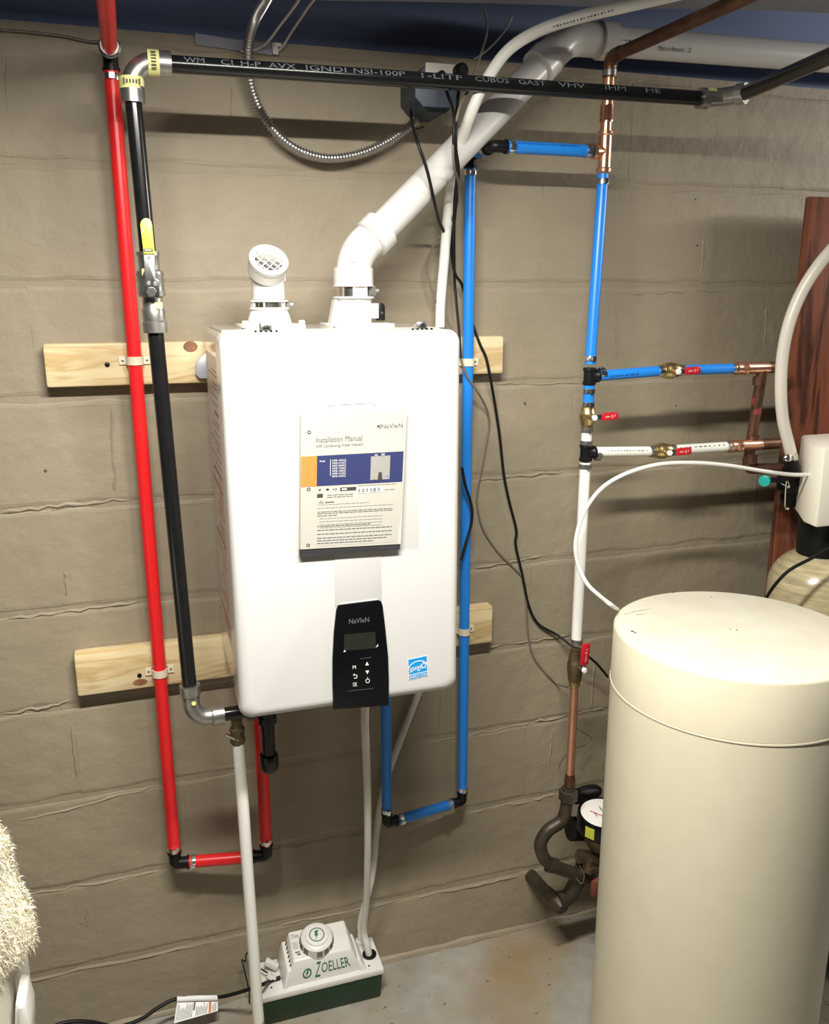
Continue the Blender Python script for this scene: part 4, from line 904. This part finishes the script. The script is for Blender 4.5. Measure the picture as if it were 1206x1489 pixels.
# ------------------------------------------------------------------ water meter
mx_ = at(868, 1172, yq); 
t = thing('water_meter', 'black water meter with white dial and bronze body behind the cream tank', 'meter', (mx_.x, yq, .25))
nz = at(826, 1155, yq).z; nutx = tx-.003
build('union_nut', MB().lathe((nutx, yq, nz-.016), (0, 0, 1), [(0, .017), (.002, .021), (.026, .021), (.028, .016), (.034, .016)], 6), 'bronze', t)
up = smooth_path([V(nutx, yq, nz-.014), at(818, 1192, yq), at(797, 1208, yq), at(786, 1230, yq), at(798, 1255, yq), at(830, 1268, yq), at(866, 1280, yq), at(900, 1284, yq)], 6)
build('inlet_bend', MB().tube(up, .0145, 16), 'bronze', t)
for p, d in ((at(803, 1258, yq), V(1, 0, -.4)), (at(868, 1281, yq), V(1, 0, -.1))): build('union_nut', MB().lathe(p-d.normalized()*.012, d, [(0, .018), (.024, .018)], 8), 'bronze', t)
ax_ = V(-.03, -.10, 1).normalized(); mc = at(876, 1192, yq-.01)
build('register', MB().lathe(mc-ax_*.024, ax_, [(0, .054), (.003, .057), (.040, .057), (.044, .054), (.044, .050), (.041, .050)], 30), 'gloss', t, label='black meter register')
fc = build('dial', MB().lathe(mc+ax_*.0172, ax_, [(0, .0505), (.0008, .0505)], 30), 'meterface', t, label='white meter dial')
u, v, a = frame(ax_); mb = MB()
mb.obox(mc+ax_*.0184-V(.012, 0, 0), ((u*.8+v*.6), (v*.8-u*.6), a), (.02, .001, .0003)).obox(mc+ax_*.0184-V(.014, .012, .006), ((u*.2+v*.98), (v*.2-u*.98), a), (.014, .0008, .0003)); build('pointer', mb, 'redgrip', fc)
mb = MB()
for k in range(5): mb.obox(mc+ax_*.0184+u*random.uniform(-.02, .02)+v*random.uniform(-.02, .02), (u, v, a), (.006, .0007, .0003))
build('dial_marks', mb, 'inkg', fc)
hb = mc+ax_*.02+V(-.012, .048, .006)
build('flip_lid', MB().lathe(hb+V(0, .012, .0), V(.05, .75, .5), [(0, .040), (.006, .043), (.012, .040)], 20), 'blackp', t)
build('meter_body', MB().lathe(mc-ax_*.024, -ax_, [(0, .040), (.012, .044), (.03, .038), (.05, .028)], 14), 'brassd', t)
build('lime_sticker', MB().obox(mc+V(-.0485, -.031, -.004), (V(.53, -.85, 0).normalized(), V(0, 0, 1), V(-.85, -.53, 0).normalized()), (.011, .013, .0012)), 'lime', t)
build('inlet_cylinder', MB().tube([at(830, 1205, yq+.03), at(850, 1205, yq+.03)], .028, 16), 'gloss', t)
build('outlet_cock', MB().lathe(at(856, 1266, yq-.02), (0, 0, 1), [(0, .014), (.012, .014), (.012, .009), (.026, .009)], 10).tube([at(842, 1245, yq), at(878, 1250, yq)], .017, 10), 'brassd', t)
build('red_lug', MB().obox(at(868, 1290, yq-.02), (V(1, 0, 0), V(0, 1, 0), V(0, 0, 1)), (.014, .008, .022)), mat('rusty', (.16, .05, .03), .7), t, bevel=.004)
build('lower_elbow', MB().tube(smooth_path([at(848, 1262, yq), at(838, 1285, yq+.02), at(826, 1304, yq+.03), at(812, 1308, yq+.03)], 5), .019, 14), 'bronze', t)
st_ = at(772, 1273, -.001); build('service_stub', MB().tube([V(st_.x, .0, st_.z), at(790, 1292, -.07), at(812, 1312, -.15)], [.017, .015, .017], 14), 'bronze', t)
build('stub_nut', MB().lathe(at(808, 1308, -.135), V(.25, -.95, -.2), [(0, .02), (.02, .021), (.03, .017)], 8), 'bronze', t)
build('wire_seal', MB().tube(smooth_path([at(843, 1258, yq-.035), at(850, 1272, yq-.04), at(846, 1285, yq-.04), at(838, 1276, yq-.04)], 5), .0009, 5), 'steel', t)

# ------------------------------------------------------------------ WATER SOFTENER
tc_ = V(.8528, -.5251, 0); tr_ = .2107; TZ = 1.0
t = thing('brine_tank', 'tall round cream brine tank with a flat lid standing in front', 'tank', tc_)
build('body', MB().lathe(tc_, (0, 0, 1), [(0, tr_-.006), (.006, tr_), (TZ-.108, tr_), (TZ-.108, tr_-.004), (TZ-.02, tr_-.004)], 96), 'tank', t)
build('seam_ring', MB().lathe(tc_+V(0, 0, TZ-.1085), (0, 0, 1), [(0, tr_-.001), (.0002, tr_+.0016), (.003, tr_+.0016), (.003, tr_-.001)], 96, cap=False), 'seam', t, label='pale seam line under the lid')
l = build('lid', MB().lathe(tc_+V(0, 0, TZ-.1045), (0, 0, 1), [(0, tr_-.003), (0, tr_+.0008), (.098, tr_), (.1015, tr_-.0012), (.1035, tr_-.0045), (.1040, tr_-.0075), (.1040, tr_-.02)], 96, cap=False), 'tank', t, label='lid with scuffs on top')
build('lid_top', MB().lathe(tc_+V(0, 0, TZ-.004), (0, 0, 1), [(0, tr_-.007), (.0038, tr_-.007), (.0040, tr_-.008)], 96), 'lidm', l, label='pale flat top of the lid')
mb = MB()
for (px, py, r_) in ((920, 918, .0035), (924, 920, .0025), (980, 862, .0015), (1035, 868, .0015), (1072, 916, .002), (1062, 915, .0015)):
    c = atz(px, py, TZ+.0003); mb.lathe(c, (0, 0, 1), [(0, r_), (.0003, r_*.8)], 7)
build('dirt_specks', mb, 'dirt', l)
mb = MB()
for (a_, b_) in (((908, 893), (920, 891)), ((918, 890), (936, 887)), ((925, 894), (945, 892)), ((930, 888), (950, 885))):
    p, q_ = atz(*a_, TZ+.0003), atz(*b_, TZ+.0003); d = (q_-p).normalized(); s = V(-d.y, d.x, 0)*.0008; mb.quad(p-s, q_, p+s)
build('scratches', mb, 'inkg', l)
c = atz(1074, 1135, .5)
# resin vessel with control head
rc = V(1.279, -.262, 0); rrad = .106
t = thing('resin_vessel', 'fibreglass water softener vessel with cream control head, partly behind the brine tank', 'tank', rc)
zt0 = 1.02
prof = [(0, rrad-.01), (.01, rrad), (zt0-.07, rrad)]+[(zt0-.07+.085*math.sin(k*PI/16), max(.02, rrad*math.cos(k*PI/16*.93))) for k in range(1, 9)]
build('vessel', MB().lathe(rc, (0, 0, 1), prof, 48), 'fibre', t)
build('neck', MB().lathe(rc+V(-.005, 0, zt0-.0), (0, 0, 1), [(0, .05), (.03, .052), (.10, .054)], 24), 'blackp', t)
hy = -.345
hb = [at(1169, 752, -.30), at(1187, 768, hy), V(1.42, hy, 0), V(1.42, -.19, 0), V(at(1169, 752, -.30).x+.07, -.19, 0)]
ztop_h = at(1182, 648, -.31).z; zbot = at(1187, 768, hy).z
build('control_head', MB().prism([(p.x, p.y, zbot) for p in hb], (0, 0, ztop_h-zbot)), 'headw', t, bevel=.006, label='cream plastic control head')
bvx = at(1146, 700, -.2).x; build('bypass_valve', MB().box(bvx, 1.30, -.225, -.165, 1.150, 1.215).box(bvx+.008, 1.28, -.215, -.17, 1.12, 1.16).tube([(bvx-.012, -.2, 1.205), (1.30, -.2, 1.205)], .010, 12), 'gloss', t, bevel=.004, label='glossy black bypass valve')
tcp = at(1112, 699, -.22); build('teal_knob', MB().lathe(tcp+V(-.004, -.004, 0), V(.75, .6, 0), [(0, .009), (.001, .012), (.012, .012), (.013, .008)], 14), 'teal', t, label='teal plastic knob')
build('knob_shaft', MB().tube([tcp+V(.005, .003, 0), tcp+V(.05, .01, -.003)], .006, 8), 'blackp', t)
cl_ = at(1134, 703, -.24); build('retaining_clip', MB().tube(smooth_path([at(1136, 703, -.24), at(1148, 708, -.25), at(1144, 700, -.25), at(1142, 737, -.25), at(1146, 740, -.25)], 4), .0012, 6), 'steel', t)
build('clip_screw', MB().ball(at(1147, 708, -.252), .0035, 8).ball(at(1146, 740, -.252), .003, 8), 'steel', t)
# head power cord
o = build('head_cord', MB().tube(smooth_path([at(1235, 782, -.385), at(1206, 797, -.385), at(1180, 812, -.385), at(1150, 828, -.383), at(1132, 845, -.37), at(1118, 864, -.34), at(1105, 890, -.30)], 6), .0034, 8), 'rubber', loc=at(1118, 864, -.34)); tag(o, 'black cord across the fibreglass vessel', 'cord')
# drain hose of the head
hz_ = at(1152, 668, -.26)
t = thing('drain_hose', 'translucent white hose arching in front of the wood panel', 'hose', hz_)
build('hose', MB().tube(smooth_path([at(1153, 668, -.26), at(1147, 645, -.262), at(1139, 610, -.265), at(1136, 570, -.27), at(1138, 520, -.27), at(1148, 470, -.275), at(1166, 425, -.28), at(1192, 384, -.29), at(1230, 340, -.30)], 6), .0118, 16), mat('hose_plastic', (.66, .62, .54), .35), t)
dh = (at(1147, 645, -.262)-hz_).normalized()
cl = build('hose_clamp', MB().lathe(hz_+dh*.004, dh, [(0, .012), (0, .0132), (.01, .0132), (.01, .012)], 18, cap=False), 'steel', t)
build('clamp_screw', MB().lathe(at(1144, 666, -.275), V(-.3, -.9, .2), [(0, .0075), (.008, .0075), (.010, .005)], 12), 'steel', cl)
build('barb_fitting', MB().tube([hz_+dh*.01, hz_-dh*.012, at(1158, 690, -.25)], [.011, .013, .012], 12), 'blackp', t)
# brine line
o = build('brine_line', MB().tube(smooth_path([at(1180, 690, -.30), at(1150, 690, -.295), at(1110, 685, -.29), at(1060, 677, -.285), at(1010, 673, -.28), at(960, 675, -.275), at(915, 687, -.27), at(880, 706, -.265), at(857, 732, -.26), at(843, 762, -.26), at(837, 795, -.262), at(842, 825, -.268), at(855, 850, -.30), at(874, 868, -.36), at(888, 879, -.41), atz(898, 886, 1.0)], 6), .0042, 10), 'plastic_white', loc=at(900, 886, -.345)); tag(o, 'thin white plastic tube looping from control head to the brine tank', 'tube')
# panel
pxl = at(1181, 290, -.13).x
t = thing('wood_panel', 'dark red-brown wood panel standing against the wall behind the softener', 'panel', (pxl+.4, -.12, 0))
build('board', MB().box(pxl, 2.2, -.13, -.11, 0, 1.775), 'panel', t, bevel=.002)
build('batten', MB().box(pxl+.30, pxl+.36, -.1095, -.005, 0, 1.70), 'bronze', t)
# dark bucket on the floor behind the brine tank
bc_ = V(1.455, -.372, 0)
t = thing('bucket', 'dark bucket with a white cloth on its rim, low behind the brine tank', 'bucket', bc_)
build('bucket_body', MB().lathe(bc_, (0, 0, 1), [(0, .066), (.1, .078), (.104, .082), (.108, .08)], 28), 'bronze', t)
mb = MB(); n = 18; vs = []
for j in range(4):
    for i in range(n): a = 2*PI*i/n; r_ = .084 if j > 1 else .03+.05*j; vs.append(bc_+V(r_*math.cos(a), r_*math.sin(a), .113+.012*math.sin(3*a+j) if j < 2 else .118-.02*(j-1)-.010*math.sin(4*a)))
mb.add(vs, [(j*n+i, j*n+(i+1) % n, (j+1)*n+(i+1) % n, (j+1)*n+i) for j in range(3) for i in range(n)]+[tuple(range(n))]); build('cloth', mb, 'plastic_white', t, label='white cloth')

# ------------------------------------------------------------------ ELECTRICAL under the ceiling
bcx = at(636, 128, -.1); n = 8
t = thing('junction_box', 'dark eight-sided junction box on the wall behind the gas pipe', 'box', (bcx.x, 0, bcx.z))
oc = lambda r, y, o=(0, 0): [(bcx.x+o[0]+r*math.cos(PI/8+k*PI/4), y, bcx.z+o[1]+r*math.sin(PI/8+k*PI/4)) for k in range(8)]
build('box_body', loft([oc(.044, -.004), oc(.044, -.095)]), 'boxm', t, bevel=.002)
build('face_plate', loft([oc(.045, -.096), oc(.045, -.100)]), mat('plate_blue', (.085, .105, .14), .5), t, bevel=.001)
pz = at(645, 103, -.104); build('outlet', MB().box(bcx.x-.024, bcx.x+.034, -.106, -.1005, pz.z-.012, pz.z+.012), 'coverp', t, bevel=.002, label='cream outlet face')
def plug(px, py, r, label):
    c = at(px, py, -.11); t = thing('plug', label, 'plug', c, 'black plugs in the ceiling outlet')
    build('body', MB().lathe((c.x, -.1065, c.z), (0, -1, 0), [(0, r), (.016, r*.95), (.022, r*.6)], 16), 'rubber', t); return c
c1 = plug(640, 111, .008, 'smaller black plug in the outlet, left one'); c2 = plug(669, 104, .013, 'larger round black plug in the outlet, right one')
# armoured conduit
cpath = [at(398, -20, -.20), at(385, 2, -.16), at(371, 28, -.11), at(362, 60, -.075), at(361, 100, -.05), at(368, 135, -.044), at(384, 170, -.043), at(408, 200, -.043), at(440, 221, -.044), at(480, 230, -.045), at(525, 223, -.046), at(565, 205, -.047), at(592, 186, -.048), at(608, 173, -.05)]
P = smooth_path(cpath, 40); L = [0]
for a_, b_ in zip(P, P[1:]): L.append(L[-1]+(b_-a_).length)
N_ = int(L[-1]/.0019); pts = []; rs = []; i = 0
for k in range(N_):
    s = L[-1]*k/N_
    while L[i+1] < s: i += 1
    pts.append(P[i].lerp(P[i+1], (s-L[i])/max(1e-9, L[i+1]-L[i]))); rs.append(.0072+.0020*math.cos(k*PI/1.5))
o = build('armoured_conduit', MB().tube(pts, rs, 14), mat('conduit_steel', (.62, .61, .60), .3, metal=.95), loc=cpath[-1], ang=.3); tag(o, 'ribbed silver armoured conduit hanging in a loop from the ceiling', 'conduit')
# wires
def wire(label, pts, r, m, cat='wire', name='wire'):
    o = build(name, MB().tube(smooth_path(pts, 5), r, 8), m, loc=Vector(pts[-1])); return tag(o, label, cat)
wire('black wire from the junction box crossing in front of the white vent pipe', [at(597, 160, -.06), at(600, 182, -.16), at(606, 203, -.236), at(620, 243, -.236), at(630, 285, -.20), at(638, 318, -.12), at(646, 337, -.08)], .0030, 'rubber')
wire('short black wire end poking from the junction box', [at(601, 187, -.16), at(609, 187, -.14), at(616, 184, -.11)], .0018, 'rubber')
wire('longest black wire, from the round plug down past the blue pipe to the floor side', [c2+V(0, -.012, -.008), at(667, 135, -.205), at(664, 170, -.245), at(663, 215, -.245), at(667, 255, -.18), at(660, 330, -.09), at(657, 365, -.06), at(662, 398, -.05), at(671, 412, -.045), at(680, 440, -.03), at(688, 472, -.030), at(698, 500, -.042), at(707, 520, -.044), at(713, 548, -.044), at(720, 588, -.02), at(727, 635, -.012), at(733, 690, -.012), at(741, 730, -.012), at(751, 770, -.012), at(750, 792, -.012), at(759, 832, -.012), at(769, 880, -.012), at(783, 907, -.012), at(810, 923, -.02), at(830, 938, -.05), at(852, 952, -.08), at(868, 965, -.07), at(884, 984, -.06)], .0030, 'rubber')
wire('straight black cord going down behind the right end of the heater top', [c1+V(0, -.012, -.006), at(652, 140, -.20), at(660, 165, -.247), at(660.5, 215, -.247), at(665, 250, -.19), at(661, 300, -.12), at(661, 400, -.05), at(664, 440, -.05), at(668, 485, -.06), at(670, 520, -.07)], .0028, 'rubber', 'cord', 'cord')
wire('black cord loop bulging beside the heater over the blue pipe', [at(672, 680, -.09), at(677, 706, -.085), at(684, 728, -.08), at(687, 745, -.08), at(685, 765, -.08), at(678, 788, -.085), at(671, 815, -.09)], .0032, 'rubber', 'cord', 'cord')
wire('thin grey wire from the ceiling beam, passing the vent pipe and the blue pipe', [at(704, 12, -.13), at(708, 30, -.13), at(707, 55, -.14), at(694, 95, -.18), at(682, 130, -.22), at(670, 152, -.246), at(660, 195, -.248), at(660, 240, -.24), at(668, 275, -.16), at(657, 320, -.09), at(634, 352, -.06), at(621, 383, -.05), at(627, 418, -.05), at(640, 450, -.05), at(655, 474, -.05), at(668, 515, -.066), at(680, 548, -.066), at(695, 570, -.05), at(708, 595, -.02), at(712, 617, -.008), at(708, 645, -.008), at(702, 680, -.008), at(695, 715, -.008), at(695, 740, -.008), at(704, 772, -.008), at(725, 803, -.008), at(748, 826, -.008), at(762, 842, -.012), at(765, 870, -.010), at(768, 920, -.008), at(776, 955, -.008), at(795, 980, -.008), at(815, 996, -.03), at(828, 999, -.165)], .0022, 'wireg')
wire('thin wire curling round the copper pipe above the meter', [at(838, 1058, -.165), at(850, 1066, -.1), at(860, 1074, -.05), at(850, 1084, -.06), at(832, 1090, -.12), at(818, 1105, -.08), at(811, 1125, -.06), at(814, 1145, -.10), at(824, 1158, -.16)], .0010, 'wireg')
wire('pale wire hanging from the ceiling left of the conduit loop', [at(440, -8, -.20), at(425, 14, -.15), at(405, 40, -.09), at(392, 58, -.05), at(380, 68, -.02), at(368, 73, -.012), at(350, 74, -.012)], .0022, 'wirel')
wire('second pale wire dropping from the ceiling to the wall clip', [at(462, -6, -.17), at(450, 8, -.14), at(435, 30, -.09), at(423, 48, -.05), at(412, 66, -.02), at(402, 76, -.012)], .0022, 'wirel')
wire('fainter wire hanging from the beam right of the grey wire', [at(745, 24, -.12), at(738, 40, -.09), at(722, 60, -.05), at(705, 76, -.02), at(690, 86, -.012)], .0018, 'wirel')
c = at(400, 72, -.01); o = build('wall_clip', MB().box(c.x-.005, c.x+.005, -.016, -.003, c.z-.009, c.z+.009).box(c.x-.002, c.x+.010, -.02, -.010, c.z+.003, c.z+.009), 'steeld', loc=(c.x, -.003, c.z)); tag(o, 'small metal clip holding a wire at the top of the wall', 'clip')
a_, b_ = at(284, 54, -.006), at(398, 72, -.006)
o = build('metal_strip', MB().prism([(a_.x, -.004, a_.z-.012), (b_.x, -.004, b_.z-.010), (b_.x, -.004, b_.z+.006), (a_.x, -.004, a_.z+.006)], (0, -.004, 0)), 'beam', loc=(a_.x, -.004, a_.z)); tag(o, 'dull grey strip along the top of the wall by the conduit', 'strip')
wire('silver wire lying along the wall top left of the red pipe', [at(-10, 42, -.01), at(40, 46, -.01), at(90, 52, -.01), at(130, 60, -.012), at(150, 60, -.015)], .0020, 'steeld')
# wire hanger loop that holds the red pipe under the ceiling
o = build('pipe_hanger', MB().tube([(xr+.0165*math.cos(a*PI/10), -.085, top.z+.0165*math.sin(a*PI/10)) for a in range(21)], .0016, 6), 'steeld', loc=(xr, -.085, top.z)); tag(o, 'thin wire loop holding the red pipe at the ceiling', 'hanger')

# ------------------------------------------------------------------ fleece on a bin at the far left
bx1 = -.352
t = thing('storage_bin', 'plain grey bin at the left edge under the cream fleece', 'bin', (-.55, -.6, 0))
build('body', MB().hexa([(-.80, -.78, 0), (bx1-.01, -.78, 0), (bx1-.01, -.44, 0), (-.80, -.44, 0)], [(-.82, -.80, .69), (bx1, -.80, .69), (bx1, -.42, .69), (-.82, -.42, .69)]), 'bin', t, bevel=.012)
c = at(34, 1480, -.62)
build('handle', MB().prism([at(22, 1460, -.62), at(36, 1464, -.62), at(44, 1489, -.62), at(46, 1520, -.62), at(20, 1520, -.62)], (0, .06, 0)), 'plastic_white', t, bevel=.003, label='white plastic handle')
build('handle_rib', MB().prism([at(27, 1463, -.621), at(31, 1464, -.621), at(37, 1520, -.621), at(33, 1520, -.621)], (0, -.004, 0)), 'plastic_white', t)
fl = thing('fleece_throw', 'fluffy cream fleece heaped on the grey bin at the left edge', 'throw', (-.55, -.6, .69))
def fpt(u, v):     # lumpy heap
    a = 2*PI*u; r = math.cos(v*PI/2)**.45; lump = 1+.04*math.sin(5*a+3*v)+.03*math.sin(11*a-7*v)+.025*math.sin(19*v+4*a)
    return V(-.562+.228*r*math.cos(a)*lump, -.6+.20*r*math.sin(a)*lump, .694+.27*math.sin(v*PI/2)**.8*(1+.05*math.sin(7*a)))
n1, n2 = 40, 14; vs = [fpt(i/n1, j/n2) for j in range(n2) for i in range(n1)]+[V(-.56, -.6, .965)]
fs = [(j*n1+i, j*n1+(i+1) % n1, (j+1)*n1+(i+1) % n1, (j+1)*n1+i) for j in range(n2-1) for i in range(n1)]+[((n2-1)*n1+i, (n2-1)*n1+(i+1) % n1, n1*n2) for i in range(n1)]+[tuple(range(n1))]
build('pile_backing', MB().add(vs, fs), 'fleece', fl)
mb = MB()
for k in range(17000):
    u_ = random.uniform(-.22, .22); v_ = random.random()**1.3*.97; p = fpt(u_, v_); nrm = (p-V(-.56, -.6, .78)); nrm.z *= .5; nrm.normalize()
    d = (nrm*.4+V(random.uniform(-.6, .6), random.uniform(-.6, .6), random.uniform(-.9, .3))).normalized(); l_ = random.uniform(.006, .013); s = d.cross(V(random.random(), random.random(), random.random())).normalized()*.0009
    q_ = p+d*l_*.6; e_ = p+d*l_+V(0, 0, -.005); mb.add([p-s, p+s, q_+s*.7, q_-s*.7, e_], [(0, 1, 2, 3), (3, 2, 4)])
build('fleece_strands', mb, 'fleece', fl, kind='stuff', smooth=False)
